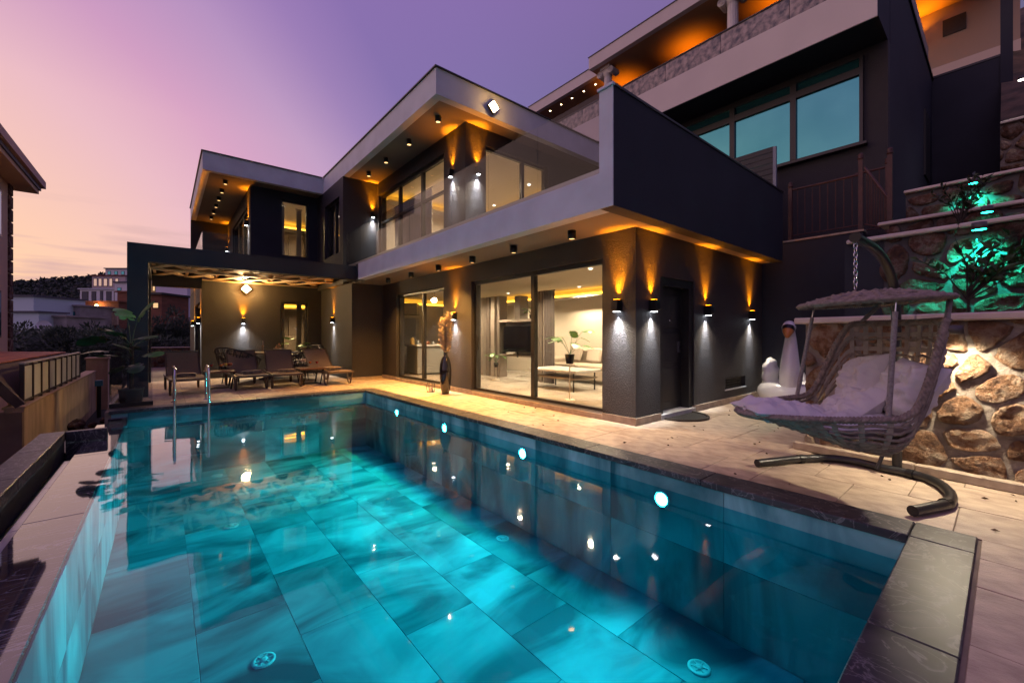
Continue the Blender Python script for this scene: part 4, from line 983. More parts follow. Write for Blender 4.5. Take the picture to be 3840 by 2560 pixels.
B('stair', M_wall2, pl, 9.55, 10.2, 1.2, 1.72, 2.4, 2.95)

# ================================================================== HANGING CHAIR
def c1(x, y): return 2700 + x / 1.3632, 850 + y / 1.3632
def smooth_path(pts, n=6):
    pts = [V(p) for p in pts]; out = []
    for i in range(len(pts) - 1):
        p0, p1, p2, p3 = pts[max(i - 1, 0)], pts[i], pts[i + 1], pts[min(i + 2, len(pts) - 1)]
        for k in range(n):
            t_ = k / n; out.append(.5 * ((2 * p1) + (p2 - p0) * t_ + (2 * p0 - 5 * p1 + 4 * p2 - p3) * t_ ** 2 + (3 * p1 - p0 - 3 * p2 + p3) * t_ ** 3))
    return out + [pts[-1]]
M_pole = mat('hammered_grey_steel', (.055, .055, .058), .3, metal=.7, bump=.12, bs=120)
M_wick = mat('grey_wicker', (.37, .305, .245), .75, var=.45, vs=30, bump=1., bs=60)
M_strap = mat('taupe_strap', (.38, .33, .27), .7, var=.25, vs=20, bump=.4, bs=90)
M_rope = mat('grey_rope', (.40, .36, .33), .85, var=.3, vs=60, bump=1, bs=110)
M_cush = mat('lilac_grey_cushion', (.64, .62, .62), .9, var=.08, vs=6, bump=.5, bs=14)
HC = V((4.20, .77, 0)); PB = V((5.10, .64, 0))
st = thing('swing_stand', 'dark steel curved stand holding up the hanging chair by the rubble wall', 'stand', PB)
base = [atz(*c1(*p), .04) for p in ((190, 1208), (300, 1196), (400, 1186), (560, 1182), (700, 1200), (830, 1232), (960, 1258), (1060, 1285), (1140, 1325), (1180, 1372), (1165, 1412), (1090, 1432), (985, 1452))]
MB().tube([p - PB for p in smooth_path(base, 5)], .036, 14).build('foot', M_pole, st)
def on(t_, z): return (PB.lerp(HC, t_) - PB) + V((0, 0, z))
MB().tube(smooth_path([on(0, .04), on(.01, .8), on(.02, 1.35), on(.06, 1.62), on(.18, 1.80), on(.40, 1.93), on(.68, 2.0), on(1.0, 2.03)], 6), .036, 14).build('pole', M_pole, st)
m = MB(); m.tube([on(0, .5), on(.0, .06) + V((-.12, .12, -.02))], .016, 8); m.tube([base[4] - PB, base[7] - PB], .012, 8); m.build('brace', M_pole, st)
for k in (2, 6, 10): MB().tube([base[k] - PB, base[k] - PB + (base[k + 1] - base[k]).normalized() * .05], .041, 14).build('collar', M_black, st)
MB().tube([on(1, 2.03), on(1, 2.03) + V((-.015, .002, 0))], .040, 14).build('end_cap', M_black, st)
ch = thing('hanging_chair', 'grey wicker hanging chair with canopy and footrest beside the pool', 'hanging chair', HC, math.atan2(.71, -.70))
# chain and spring
for k in range(10):
    z = 1.965 - .036 * k; a = k * pi / 2; pts = []
    for q in range(12):
        b_ = 2 * pi * q / 12; r1 = .013 * math.cos(b_); pts.append((r1 * math.cos(a), r1 * math.sin(a), z + .024 * math.sin(b_)))
    MB().tube(pts, .0042, 6, closed=True).build('chain_link', M_steel, ch)
def sstep(a, b, x): t_ = min(1, max(0, (x - a) / (b - a))); return t_ * t_ * (3 - 2 * t_)
def braid(path, r_, tr, turns, ns=4):
    """closed plaited cord: strands winding round a path"""
    m = MB(); n = len(path)
    for s_ in range(ns):
        pts = []
        for k in range(n):
            d_ = (path[(k + 1) % n] - path[k - 1]).normalized(); a = d_.cross(V((0, 0, 1))).normalized(); b = a.cross(d_)
            t_ = 2 * pi * (k * turns / n + s_ / ns); pts.append(path[k] + a * (r_ * math.cos(t_)) + b * (r_ * math.sin(t_)))
        m.tube(pts, tr, 6, closed=True)
    return m
def rim(phi):
    c_, s_ = math.cos(phi), math.sin(phi)
    fr_ = max(0, -c_)
    x = -.47 * c_ if c_ > 0 else .87 * fr_
    y = .54 * s_ * (1 - .10 * fr_)
    hz = .70 - .07 * fr_ + .66 * sstep(rad(98), rad(52), abs(phi))
    return x, y, hz
def shell(phi, v):
    x, y, hz = rim(phi); f_ = math.sin(min(v, 1) * pi / 2) ** .75; k = hz - .36
    z = .36 + k * (1 - math.cos(v * pi / 2)) if hz < .85 else .36 + k * (.42 * (1 - math.cos(v * pi / 2)) + .58 * v ** 1.25)
    fr_ = max(0, -math.cos(phi)) ** 1.5
    f_ = f_ * (1 - fr_) + v * fr_; z = z * (1 - fr_) + (.36 + k * v ** 1.05) * fr_
    return V((-.08 + (x + .08) * f_, y * f_, z))
N_ = 96
braid([shell(-pi + 2 * pi * k / 240, 1) for k in range(240)], .017, .0115, 60).build('rim', M_wick, ch)
# woven lower bowl
MB().grid(lambda u, v: shell(-pi + 2 * pi * u, .12 + v * (.80 if abs(-pi + 2 * pi * u) > rad(125) else .50)) , 96, 14, cu=True).build('bowl', M_wick, ch)
for v in (.30, .40, .50, .60, .70, .80, .90):
    pts = [shell(-pi + 2 * pi * k / 72, v) + V((0, 0, .008 * math.sin(k * 1.57))) for k in range(72)]
    MB().tube(pts, .011, 6, closed=True).build('weave_ring', M_wick, ch)
def band(fn, n, wd, name):
    m = MB(); vs = []; fs = []
    for k in range(n + 1):
        p, side, out_ = fn(k / n)
        vs += [p - side * wd + out_ * .004, p + side * wd + out_ * .004, p + side * wd - out_ * .004, p - side * wd - out_ * .004]
    for k in range(n):
        for q in range(4): a, b = k * 4 + q, k * 4 + (q + 1) % 4; fs.append((a, b, b + 4, a + 4))
    m.add(vs, fs, False); m.build(name, M_strap, ch)
def vertical(phi, v0, v1):
    def fn(t_):
        v = v0 + (v1 - v0) * t_; p = shell(phi, v); s_ = (shell(phi + .02, v) - shell(phi - .02, v)).normalized(); u_ = (shell(phi, min(1, v + .02)) - shell(phi, v - .02)).normalized()
        return p, s_, s_.cross(u_)
    return fn
for k in range(23): band(vertical(rad(-121 + 11 * k), .46, 1.0), 10, .017, 'strap')
for v in (.66, .75, .84, .93):
    def fn(t_, v=v):
        ph = rad(-80 + 160 * t_); p = shell(ph, v) ; u_ = (shell(ph, min(1, v + .02)) - shell(ph, v - .02)).normalized(); s_ = (shell(ph + .02, v) - shell(ph - .02, v)).normalized()
        return p + u_.cross(s_) * .008, u_, u_.cross(s_)
    band(fn, 24, .018, 'strap')
for k in range(16):
    ph = rad(128 + 104 * k / 15); band(vertical(ph, .30, .98), 7, .022, 'strap')
# canopy
def can(a, r_): return V((-.10 + .44 * r_ * math.cos(a), .50 * r_ * math.sin(a), 1.60 - .085 * r_ ** 2 - .02 * r_ * math.cos(a)))
braid([can(2 * pi * k / 200, 1) for k in range(200)], .014, .010, 50).build('canopy_rim', M_wick, ch)
for k in range(18):
    a = 2 * pi * k / 18; m = MB(); m.tube([can(a, .06), can(a, .4), can(a, .7), can(a, .98)], [.012, .016, .018, .020], 6); m.build('canopy_rib', M_wick, ch)
for r_ in (.28, .5, .74, .88): MB().tube([can(2 * pi * k / 48, r_) + V((0, 0, .010 * math.sin(k * 1.57))) for k in range(48)], .014, 6, closed=True).build('canopy_weave', M_wick, ch)
MB().grid(lambda u, v: can(2 * pi * u, .05 + .92 * v) + V((0, 0, .002)), 48, 6, cu=True).build('canopy_shade', M_wick, ch)
for sy in (-1, 1):
    for a_, ph in ((rad(70), rad(100)), (rad(140), rad(50))):
        p = can(sy * a_, .95); q = shell(sy * ph, .99); p2 = p.lerp(q, .12)
        MB().tube([p, p2], .006, 6).build('hook', M_steel, ch); MB().tube([p2, p2.lerp(q, .5), q], .0165, 8).build('rope', M_rope, ch)
# cushions
def pillow(w_, h_, t_, seed, tuft=True, n=30):
    def top(sgn):
        def fn(u, v):
            a, b = u * 2 - 1, v * 2 - 1
            e = max(0, (1 - abs(a) ** 3.2)) ** .55 * max(0, (1 - abs(b) ** 3.2)) ** .55
            pin = 1 + .07 * (abs(a) ** 3 * abs(b) ** 3)
            d_ = .24 * t_ * noise.fractal(V((a * 2.6 + seed, b * 2.6, sgn)), .8, 2.2, 4) * e
            if tuft: d_ -= .30 * t_ * math.exp(-((a / .10) ** 2 + (b / .16) ** 2)) + .14 * t_ * math.exp(-(b / .10) ** 2)
            edge = 1 - .06 * (1 - abs(a)) * abs(b) - .06 * (1 - abs(b)) * abs(a)
            return (a * w_ / 2 * pin, b * h_ / 2 * pin, sgn * (t_ / 2 * e + d_))
        return fn
    m = MB(); m.grid(top(1), n, n); m.grid(top(-1), n, n); 
    k = n * n * 1
    return m
def fR(o, rx, ry, rz): o.rotation_euler = (rad(rx), rad(ry), rad(rz))
def cushion(x, y, z, w_, h_, t_, rot, label, seed):
    t2 = thing('cushion', label, 'cushion', ch.matrix_basis @ V((x, y, z)), 0, 'grey cushions of the hanging chair')
    t2.rotation_euler = (Matrix.Rotation(ch.rotation_euler.z, 3, 'Z') @ Matrix.Rotation(rad(rot[2]), 3, 'Z') @ Matrix.Rotation(rad(rot[1]), 3, 'Y') @ Matrix.Rotation(rad(rot[0]), 3, 'X')).to_euler()
    pillow(w_, h_, t_, seed).build('cover', M_cush, t2)
    MB().lathe([(.0, .006), (.012, .004), (.013, 0)], (0, 0, t_ * .22), n=10, cap=False).build('button', M_cush, t2)
cushion(.10, 0, .58, .56, .64, .20, (0, 3, 0), 'wide grey seat cushion in the hanging chair', 1)
cushion(-.22, -.24, .88, .42, .44, .23, (22, 66, 18), 'plump grey back cushion on the wall side of the hanging chair', 2)
cushion(-.19, .24, .86, .42, .44, .23, (-14, 62, -18), 'plump grey back cushion on the pool side of the hanging chair', 3)
cushion(.03, -.02, .68, .44, .50, .20, (8, 36, 0), 'folded grey cushion in the middle of the hanging chair', 4)
cushion(.60, 0, .66, .48, .50, .15, (0, -2, 0), 'thin grey cushion lying on the hanging chair footrest', 5)

# ================================================================== SWAN FLOAT
sw = thing('swan_float', 'white inflatable swan float with black and orange beak in the passage', 'pool float', (8.86, 2.50, .02), rad(188))
M_vin = mat('white_vinyl', (.84, .83, .83), .22, coat=.3)
MB().tube([(.50 * math.cos(2 * pi * k / 36), .40 * math.sin(2 * pi * k / 36), .20) for k in range(36)], .19, 16, closed=True).build('ring_body', M_vin, sw)
neck = smooth_path([(.44, 0, .30), (.50, 0, .58), (.47, 0, .88), (.43, 0, 1.12), (.45, 0, 1.30), (.53, 0, 1.40), (.62, 0, 1.38)], 6)
rs = [.17 - .10 * sstep(0, .75, k / (len(neck) - 1)) + .03 * sstep(.72, .9, k / (len(neck) - 1)) for k in range(len(neck))]
MB().tube(neck, rs, 16).build('neck', M_vin, sw)
hd = MB().lathe([(.0, -.13), (.07, -.11), (.105, -.03), (.10, .05), (.06, .11), (0, .125)], n=18, cap=False).build('head', M_vin, sw, (.60, 0, 1.38)); hd.rotation_euler = (0, rad(100), 0)
bk = MB().lathe([(.085, .0), (.082, .05), (.055, .12), (.03, .17), (0, .185)], n=16, cap=False).build('beak', mat('orange_vinyl', (.55, .20, .05), .3), sw, (.665, 0, 1.345)); bk.rotation_euler = (0, rad(140), 0)
mk = MB().lathe([(.092, -.035), (.096, .0), (.088, .045)], n=16, cap=False).build('beak_mask', M_black, sw, (.66, 0, 1.352)); mk.rotation_euler = (0, rad(140), 0)
for s_ in (-1, 1):
    wg = MB().grid(lambda u, v: (-.12 + .42 * math.cos(u * 2 * pi) * math.sin(v * pi) * .9, s_ * .40 + .13 * math.sin(u * 2 * pi) * math.sin(v * pi) + .012 * math.sin(v * 26), .52 - .30 * math.cos(v * pi)), 20, 22, cu=True).build('wing', M_vin, sw)
    MB().lathe([(.02, -.012), (.02, .012)], (.60, 0, 1.42), n=10).build('eye', M_black, sw, (0, s_ * .095 - 0, 0)).rotation_euler = (0, 0, 0)
tl = MB().lathe([(.16, 0), (.14, .12), (.06, .30), (0, .36)], n=16, cap=False).build('tail', M_vin, sw, (-.52, 0, .30)); tl.rotation_euler = (0, rad(-40), 0)

# ================================================================== DOORMAT
dm = thing('doormat', 'half-round dark rubber doormat at the black entrance door', 'doormat', (6.17, 3.29, .002))
arc = [(.42 * math.cos(pi + pi * k / 24), .52 * math.sin(pi + pi * k / 24) * .8) for k in range(25)]
MB().prism(arc, 0, .012).build('mat_base', mat('dark_rubber', (.02, .02, .02), .8, bump=.6, bs=140), dm)
MB().tube([(x, y, .014) for x, y in arc], .020, 6).build('border', mat('rubber_edge', (.06, .05, .04), .9, bump=1, bs=150), dm)

# ================================================================== VASE, PAMPAS, LANTERN
vz = thing('floor_vase', 'tall glossy black floor vase holding pampas plumes', 'vase', (4.66, 7.79, 0))
MB().lathe([(.0, .0), (.075, 0), (.08, .02), (.105, .12), (.128, .38), (.13, .52), (.118, .66), (.085, .77), (.048, .83), (.042, .87), (.05, .90)], n=32, cap=False).build('body', mat('black_ceramic', (.008, .008, .010), .06, coat=.6), vz)
MB().lathe([(.048, .90), (.040, .885), (.036, .86)], n=24, cap=False).build('lip', mat('black_ceramic', (.008, .008, .010), .06), vz)
pg = thing('pampas_grass', 'tan feathery pampas plumes standing in the black floor vase', 'dried flowers', (4.66, 7.79, .86))
M_pamp = mat('pampas_tan', (.80, .60, .40), .9, var=.35, vs=12, sheen=.3)
r = random.Random(3)
for k in range(8):
    a = 2 * pi * k / 8 + r.uniform(-.3, .3); lean = r.uniform(.01, .07); top = r.uniform(.62, .95)
    ax = [V((lean * t_ * t_ * math.cos(a) * 1.4, lean * t_ * t_ * math.sin(a) * 1.4, -.4 + (top + .4) * t_)) for t_ in (0, .3, .5, .65, .8, .9, 1)]
    stalk = MB().tube(ax, [.004] * 6 + [.001], 5).build('stalk', mat('straw', (.35, .24, .12), .8), pg)
    m = MB()
    for q in range(760):
        t_ = r.uniform(.42, 1.0); i = min(int(t_ * 6), 5); p = ax[0].lerp(ax[-1], t_); p.x = lean * t_ * t_ * math.cos(a) * 1.4; p.y = lean * t_ * t_ * math.sin(a) * 1.4
        b_ = r.uniform(0, 2 * pi); ln = r.uniform(.08, .17) * (1.2 - abs(t_ - .68) * 1.6); d_ = V((math.cos(b_) * .75, math.sin(b_) * .75, .55 + r.uniform(-.5, .4))).normalized()
        e = p + d_ * ln + V((0, 0, -.02 * r.random())); s_ = d_.cross(V((r.uniform(-1, 1), r.uniform(-1, 1), .3))).normalized() * .0035
        mid = p.lerp(e, .5) + V((0, 0, .012)); m.add([p - s_, p + s_, mid + s_, e, mid - s_], [(0, 1, 2, 4), (4, 2, 3)])
    o = m.build('plume', M_pamp, pg); 
ln = thing('lantern', 'small wire candle lantern on the terrace beside the black vase', 'lantern', (4.60, 8.33, 0))
MB().lathe([(.085, 0), (.09, .012)], n=20).build('base', M_black, ln); MB().lathe([(.04, .0), (.04, .09), (.005, .095)], (0, 0, .012), n=14).build('candle', M_ivory, ln)
for k in range(8):
    a = 2 * pi * k / 8; MB().tube([(.085 * math.cos(a), .085 * math.sin(a), .01), (.10 * math.cos(a), .10 * math.sin(a), .11), (.075 * math.cos(a), .075 * math.sin(a), .21)], .003, 5).build('wire', M_black, ln)
for z, r_ in ((.11, .10), (.21, .075)): MB().tube([(r_ * math.cos(2 * pi * k / 20), r_ * math.sin(2 * pi * k / 20), z) for k in range(20)], .0035, 5, closed=True).build('hoop', M_black, ln)
MB().tube([(.075 * math.cos(pi * k / 10), 0, .21 + .07 * math.sin(pi * k / 10)) for k in range(11)], .003, 5).build('handle', M_black, ln)

# ================================================================== SUN LOUNGERS AND SIDE TABLES
M_sling = mat('brown_mesh_sling', (.19, .135, .105), .8, bump=.35, bs=160); M_lf = mat('bronze_lounger_frame', (.10, .072, .055), .45, metal=.3)
def lounger(loc, rz, label, back=48):
    t_ = thing('sun_lounger', label, 'sun lounger', loc, rz, 'sun loungers along the far pool edge')
    w_ = .31
    m = MB()
    for s_ in (-1, 1): m.box(s_ * w_ - .022, s_ * w_ + .022, 0, 1.90, .30, .345)
    m.box(-w_, w_, 0, .045, .30, .345); m.box(-w_, w_, 1.86, 1.90, .30, .345); m.build('frame', M_lf, t_)
    MB().grid(lambda u, v: (-w_ + .02 + u * (2 * w_ - .04), .03 + v * 1.17, .352 - .018 * math.sin(u * pi) + .012 * math.sin(v * 2 * pi)), 8, 14).build('seat_sling', M_sling, t_)
    c_, s_ = math.cos(rad(back)), math.sin(rad(back)); L_ = .72
    MB().grid(lambda u, v: (-w_ + .02 + u * (2 * w_ - .04), 1.20 + c_ * v * L_ , .352 + s_ * v * L_ - .012 * math.sin(u * pi)), 8, 8).build('back_sling', M_sling, t_)
    m = MB()
    for q in (-1, 1): m.bar((q * w_, 1.20, .345), (q * w_, 1.20 + c_ * L_, .345 + s_ * L_), .03, .035)
    m.bar((-w_, 1.20 + c_ * L_, .345 + s_ * L_), (w_, 1.20 + c_ * L_, .345 + s_ * L_), .035, .03); m.bar((0, 1.20 + c_ * L_ * .7, .345 + s_ * L_ * .7), (0, 1.72, .33), .03, .02); m.build('back_frame', M_lf, t_)
    for q in (-1, 1):
        for y in (.22, 1.62):
            MB().tube(smooth_path([(q * w_, y - .16, .31), (q * w_, y - .10, .15), (q * w_, y - .05, .022), (q * w_, y + .05, .022), (q * w_, y + .10, .15), (q * w_, y + .14, .31)], 3), .019, 8).build('leg', M_lf, t_)
    return t_
LG = [((.42, 11.10, 0), rad(3), 'brown mesh sun lounger standing by the pergola post beside the pool ladder'), ((1.58, 11.16, 0), rad(2), 'brown mesh sun lounger just past the first wooden side table'),
      ((2.28, 11.06, 0), rad(-3), 'brown mesh sun lounger just before the second wooden side table'), ((3.50, 10.96, 0), rad(8), 'brown mesh sun lounger at the house corner under the wall lamp')]
for a in LG: lounger(*a)
M_wood = mat('oiled_wood', (.17, .075, .035), .5, var=.4, vs=3, stretch=(9, 1, 9))
def side_table(loc, label):
    t_ = thing('side_table', label, 'side table', loc, 0, 'wooden side tables between the loungers')
    for k in range(4): B('plank', M_wood, t_, -.30 + .152 * k, -.152 + .152 * k, -.32, .32, .39, .425, c=.004)
    for s_ in (-1, 1):
        m = MB(); m.bar((s_ * .26, -.26, .39), (s_ * .20, -.24, .015), .03, .03); m.bar((s_ * .26, .26, .39), (s_ * .20, .24, .015), .03, .03); m.bar((s_ * .2, -.26, .015), (s_ * .2, .26, .015), .03, .03); m.bar((s_ * .26, -.28, .375), (s_ * .26, .28, .375), .03, .03); m.build('leg', M_black, t_)
    B('stretcher', M_black, t_, -.2, .2, -.015, .015, .005, .03)
side_table((1.02, 12.05, 0), 'low wooden side table with drinks beside the ladder-end lounger'); side_table((2.93, 11.75, 0), 'low wooden side table with drinks beside the house-corner lounger')
M_wine = mat('red_wine', (.25, .01, .015), .1, trans=0); M_juice = mat('orange_drink', (.55, .14, .02), .2)
def wineglass(loc, label, liquid, s_=1.):
    t_ = thing('drinking_glass', label, 'glass', loc, 0, 'glasses set out on the tables')
    MB().lathe([(.035, 0), (.034, .003), (.005, .008), (.004, .09), (.012, .10), (.038, .13), (.042, .165), (.034, .215)], n=16, cap=False).build('bowl', M_clear, t_); t_.scale = (s_, s_, s_)
    if liquid: MB().lathe([(.008, .102), (.034, .13), (.037, .155), (0, .156)], n=14, cap=False).build('drink', liquid, t_)
zt = .4255
for dx, dy, lb, lq in ((-.16, .05, 'glass of red wine at the near end of the first side table', M_wine), (.02, -.08, 'glass with an orange drink on the first side table', M_juice)): wineglass((1.02 + dx, 12.05 + dy, zt), lb, lq)
for dx, dy, lb, lq in ((.02, .05, 'glass with an orange drink on the second side table', M_juice), (.18, .0, 'glass of red wine on the second side table', M_wine)): wineglass((2.93 + dx, 11.75 + dy, zt), lb, lq)
bw = thing('fruit_bowl', 'glass fruit bowl on a foot on the first side table', 'bowl', (1.18, 12.08, zt)); MB().lathe([(.06, 0), (.012, .02), (.012, .08), (.07, .10), (.13, .17)], n=22, cap=False).build('bowl', M_clear, bw)
for k in range(6): MB().lathe([(0, 0), (.028, .012), (.036, .035), (.028, .06), (0, .07)], n=12, cap=False).build('fruit', mat('fruit_%d' % (k % 3), ((.55, .12, .03), (.6, .35, .05), (.25, .03, .02))[k % 3], .4), bw, (.06 * math.cos(k), .06 * math.sin(k), .11))
fl = thing('flower_vase', 'small glass vase of pale flowers on the second side table', 'vase', (2.76, 11.76, zt)); MB().lathe([(.04, 0), (.045, .05), (.03, .12)], n=16, cap=False).build('vase', M_clear, fl)
for k in range(7): MB().lathe([(0, 0), (.03, .02), (.035, .045), (0, .05)], n=8, cap=False).build('blossom', mat('pale_petal', (.65, .5, .4), .8), fl, (.05 * math.cos(k * 2.4), .05 * math.sin(k * 2.4), .15 + .02 * (k % 3)))
M_tow = mat('striped_towel', (.34, .27, .21), .95, col2=(.12, .09, .08), vs=14, bump=.5, bs=60, stretch=(1, 5, 1))
for k, (lx, ly, sx, sy) in enumerate(((.36, 11.75, .22, .30), (1.62, 11.60, .24, .20), (2.36, 11.55, .22, .22), (3.46, 11.65, .24, .42))):
    t_ = thing('folded_towel', 'folded patterned towel lying on the ' + ('lounger by the pergola post', 'lounger past the first side table', 'lounger before the second side table', 'lounger at the house corner'), 'towel', (lx, ly, .356), 0, 'towels on the loungers') if False else thing('folded_towel', 'folded patterned towel lying on the ' + ('lounger by the pergola post', 'lounger past the first side table', 'lounger before the second side table', 'lounger at the house corner')[k], 'towel', (lx, ly, .356), 0, 'towels on the loungers')
    for q in range(3): pillow(sx * 2 * (1 - .06 * q), sy * (1 - .05 * q), .035, k * 3 + q, False, 12).build('fold', M_tow, t_, (0, 0, .014 + .024 * q))

# ================================================================== DINING SET
dt = thing('dining_table', 'round dark dining table laid with glasses under the pergola', 'dining table', (2.42, 13.9, 0))
MB().lathe([(.0, .74), (.70, .74), (.74, .755), (.74, .785), (.70, .795), (0, .795)], n=40, cap=False).build('top', mat('dark_table_top', (.09, .06, .04), .35, var=.3, vs=4), dt)
MB().lathe([(.32, 0), (.32, .03), (.10, .06), (.09, .5), (.25, .74)], n=24, cap=False).build('pedestal', mat('grey_wicker_dark', (.05, .045, .045), .7, bump=.8, bs=70), dt)
M_rat = mat('grey_rattan', (.085, .075, .07), .75, var=.4, vs=40, bump=1, bs=70)
def tub_chair(loc, rz, label):
    t_ = thing('rattan_chair', label, 'chair', loc, rz, 'rattan tub chairs round the dining table')
    def pos(a, v): r_ = .40 + .10 * v; return V((-r_ * math.cos(a), r_ * 1.05 * math.sin(a), .38 + v * (.20 + .38 * math.cos(a * .62) ** 2)))
    MB().tube([pos(rad(-120 + 240 * k / 40), 1) for k in range(41)], .024, 8).build('back_rim', M_rat, t_)
    for k in range(15):
        a = rad(-116 + 232 * k / 14); MB().tube([pos(a, 0), pos(a + .12, .5), pos(a, 1)], .013, 6).build('back_strand', M_rat, t_); MB().tube([pos(a, 0), pos(a - .12, .5), pos(a, 1)], .013, 6).build('back_strand', M_rat, t_)
    for v in (.25, .5, .75): MB().tube([pos(rad(-118 + 236 * k / 30), v) for k in range(31)], .010, 6).build('back_weave', M_rat, t_)
    MB().lathe([(.40, .33), (.42, .36), (.42, .40), (.0, .40)], n=28, cap=False).build('seat', M_rat, t_); o = pillow(.70, .70, .14, 5, False, 14).build('seat_pad', mat('pad_grey', (.16, .15, .15), .9), t_, (0, 0, .45))
    for a in (45, 135, 225, 315): MB().tube([(.30 * math.cos(rad(a)), .30 * math.sin(rad(a)), .34), (.36 * math.cos(rad(a)), .36 * math.sin(rad(a)), 0)], .014, 8).build('leg', M_black, t_)
tub_chair((1.52, 13.15, 0), rad(40), 'grey rattan tub chair on the ladder side of the dining table'); tub_chair((3.12, 13.15, 0), rad(140), 'grey rattan tub chair on the window side of the dining table')
tub_chair((3.35, 14.35, 0), rad(200), 'grey rattan tub chair between dining table and wing window')
zt = .7955
for k, (dx, dy) in enumerate(((-.42, -.1), (-.30, .2), (.12, -.25), (.38, -.05), (.45, .2))): wineglass((2.42 + dx, 13.9 + dy, zt), 'clear wine glass on the dining table, ' + ('nearest the ladder-side chair', 'between decanter and wall', 'beside the centrepiece', 'nearest the window-side chair', 'behind the window-side glass')[k], None, .95)
cd = thing('candlestick', 'ornate pale candlestick standing on the dining table', 'candlestick', (2.20, 13.9, zt)); MB().lathe([(.05, 0), (.02, .03), (.03, .07), (.012, .12), (.035, .16), (.02, .2)], n=16, cap=False).build('stem', mat('antique_brass', (.45, .3, .16), .4, metal=.6), cd); MB().lathe([(.016, .2), (.016, .30), (.004, .32)], n=10).build('candle', M_ivory, cd)
cp = thing('centrepiece', 'bowl of dark leaves and dried flowers in the middle of the dining table', 'centrepiece', (2.62, 13.95, zt)); MB().lathe([(.05, 0), (.12, .05), (.14, .09)], n=18, cap=False).build('bowl', M_ivory, cp)
for k in range(14): MB().lathe([(0, 0), (.03, .03), (.02, .06), (0, .075)], n=7, cap=False).build('flower', mat('dried_%d' % (k % 2), ((.45, .22, .12), (.08, .09, .04))[k % 2], .9), cp, (.09 * math.cos(k * 2.4) * (k / 14) ** .5, .09 * math.sin(k * 2.4) * (k / 14) ** .5, .08 + .05 * (k % 3)))

# ================================================================== POOL LADDER AND GLASS SCREEN
ld = thing('pool_ladder', 'stainless steel ladder with two arched rails at the far pool edge', 'pool ladder', (.39, 9.6, 0))
for s_ in (-1, 1):
    x = s_ * .245; MB().tube(smooth_path([(x, .55, .005), (x, .55, .40), (x, .50, .60), (x, .30, .68), (x, .02, .67), (x, -.14, .60), (x, -.19, .42), (x, -.19, -.3), (x, -.19, -.95)], 5), .021, 12).build('rail', M_steel, ld)
    MB().lathe([(.045, 0), (.045, .008), (.024, .02)], (x, .55, .002), n=16, cap=False).build('flange', M_steel, ld)
for z in (-.35, -.62, -.89): B('rung', M_steel, ld, -.225, .225, -.22, -.155, z, z + .025, c=.004)
gs = thing('glass_screen', 'frameless glass screen in a black base beside the monstera pot', 'glass screen', (-.70, 9.90, .012))
B('base_channel', M_black, gs, -.02, .55, -.04, .04, 0, .075); B('glass_panel', M_rail, gs, .0, .54, -.006, .006, .075, 1.06); B('glass_panel', M_rail, gs, -.006, .006, .02, 2.4, .075, 1.06); B('base_channel', mat('grey_channel', (.2, .19, .19), .5), gs, -.03, .03, .05, 2.4, 0, .06)

# ================================================================== PLANTS
def leafmat(name, col, col2, rough=.45): return mat(name, col, rough, col2=col2, vs=6, randv=.35, spec=.4)
M_mon = leafmat('monstera_green', (.12, .30, .06), (.06, .18, .04), .35); M_mond = leafmat('monstera_dark', (.045, .105, .045), (.025, .06, .028), .35)
def monstera_leaf(s_):
    m = MB(); out = []
    n = 28
    for k in range(n):
        a = 2 * pi * k / n; r_ = (1 - .55 * math.cos(a) * 0) * (.5 + .10 * math.cos(2 * a)) * (1 - (.28 if (k % 4 == 2 and 4 < k < 25) else 0)) * (1 - .35 * max(0, math.cos(a + pi)) ** 8)
        x, y = .42 + r_ * math.cos(a), r_ * .92 * math.sin(a); out.append((x * s_, y * s_, (.10 * math.sin(x * 2.2) - .28 * y * y - .30 * x * x * .4) * s_))
    mid = [(t_ * .9 * s_, 0, (.10 * math.sin(t_ * 2) - .12 * t_ * t_ + .015) * s_) for t_ in (.12, .35, .6, .8)]
    vs = out + mid; b = n
    near = lambda p: b + min(range(4), key=lambda q: (mid[q][0] - p[0]) ** 2)
    fs = []
    for k in range(n):
        k2 = (k + 1) % n; a, c_ = near(out[k]), near(out[k2])
        fs.append((k, k2, a)); 
        if a != c_: fs.append((k2, c_, a))
    m.add(vs, fs, True); return m
mo = thing('monstera_plant', 'potted monstera with large split leaves behind the glass screen', 'potted plant', (-.46, 10.30, 0))
MB().lathe([(.0, .0), (.135, 0), (.15, .02), (.175, .27), (.185, .30), (.165, .30), (.16, .26), (0, .26)], n=28, cap=False).build('pot', mat('anthracite_pot', (.03, .03, .032), .5), mo)
MB().tube([(0, 0, .25), (.01, .01, .7), (.0, .02, 1.12)], [.035, .032, .028], 10).build('moss_pole', mat('coir', (.035, .022, .014), .95, bump=1, bs=60), mo)
r = random.Random(5)
LV = [(1.55, 150, .20, 35, .36, 1), (1.52, 40, .10, 60, .40, 1), (1.30, 175, .34, 15, .30, 1), (1.22, 200, .42, -15, .38, 0), (1.20, -20, .26, 5, .36, 0), (1.08, 130, .38, -10, .34, 0), (1.02, -60, .34, 10, .34, 0), (.98, 215, .36, -5, .34, 0), (.92, -10, .40, 0, .30, 1), (.88, 180, .26, 0, .34, 1), (.75, -40, .34, -20, .30, 0), (1.15, 100, .40, 20, .32, 0), (1.25, -80, .3, 15, .34, 0), (.7, 160, .3, -25, .3, 0)]
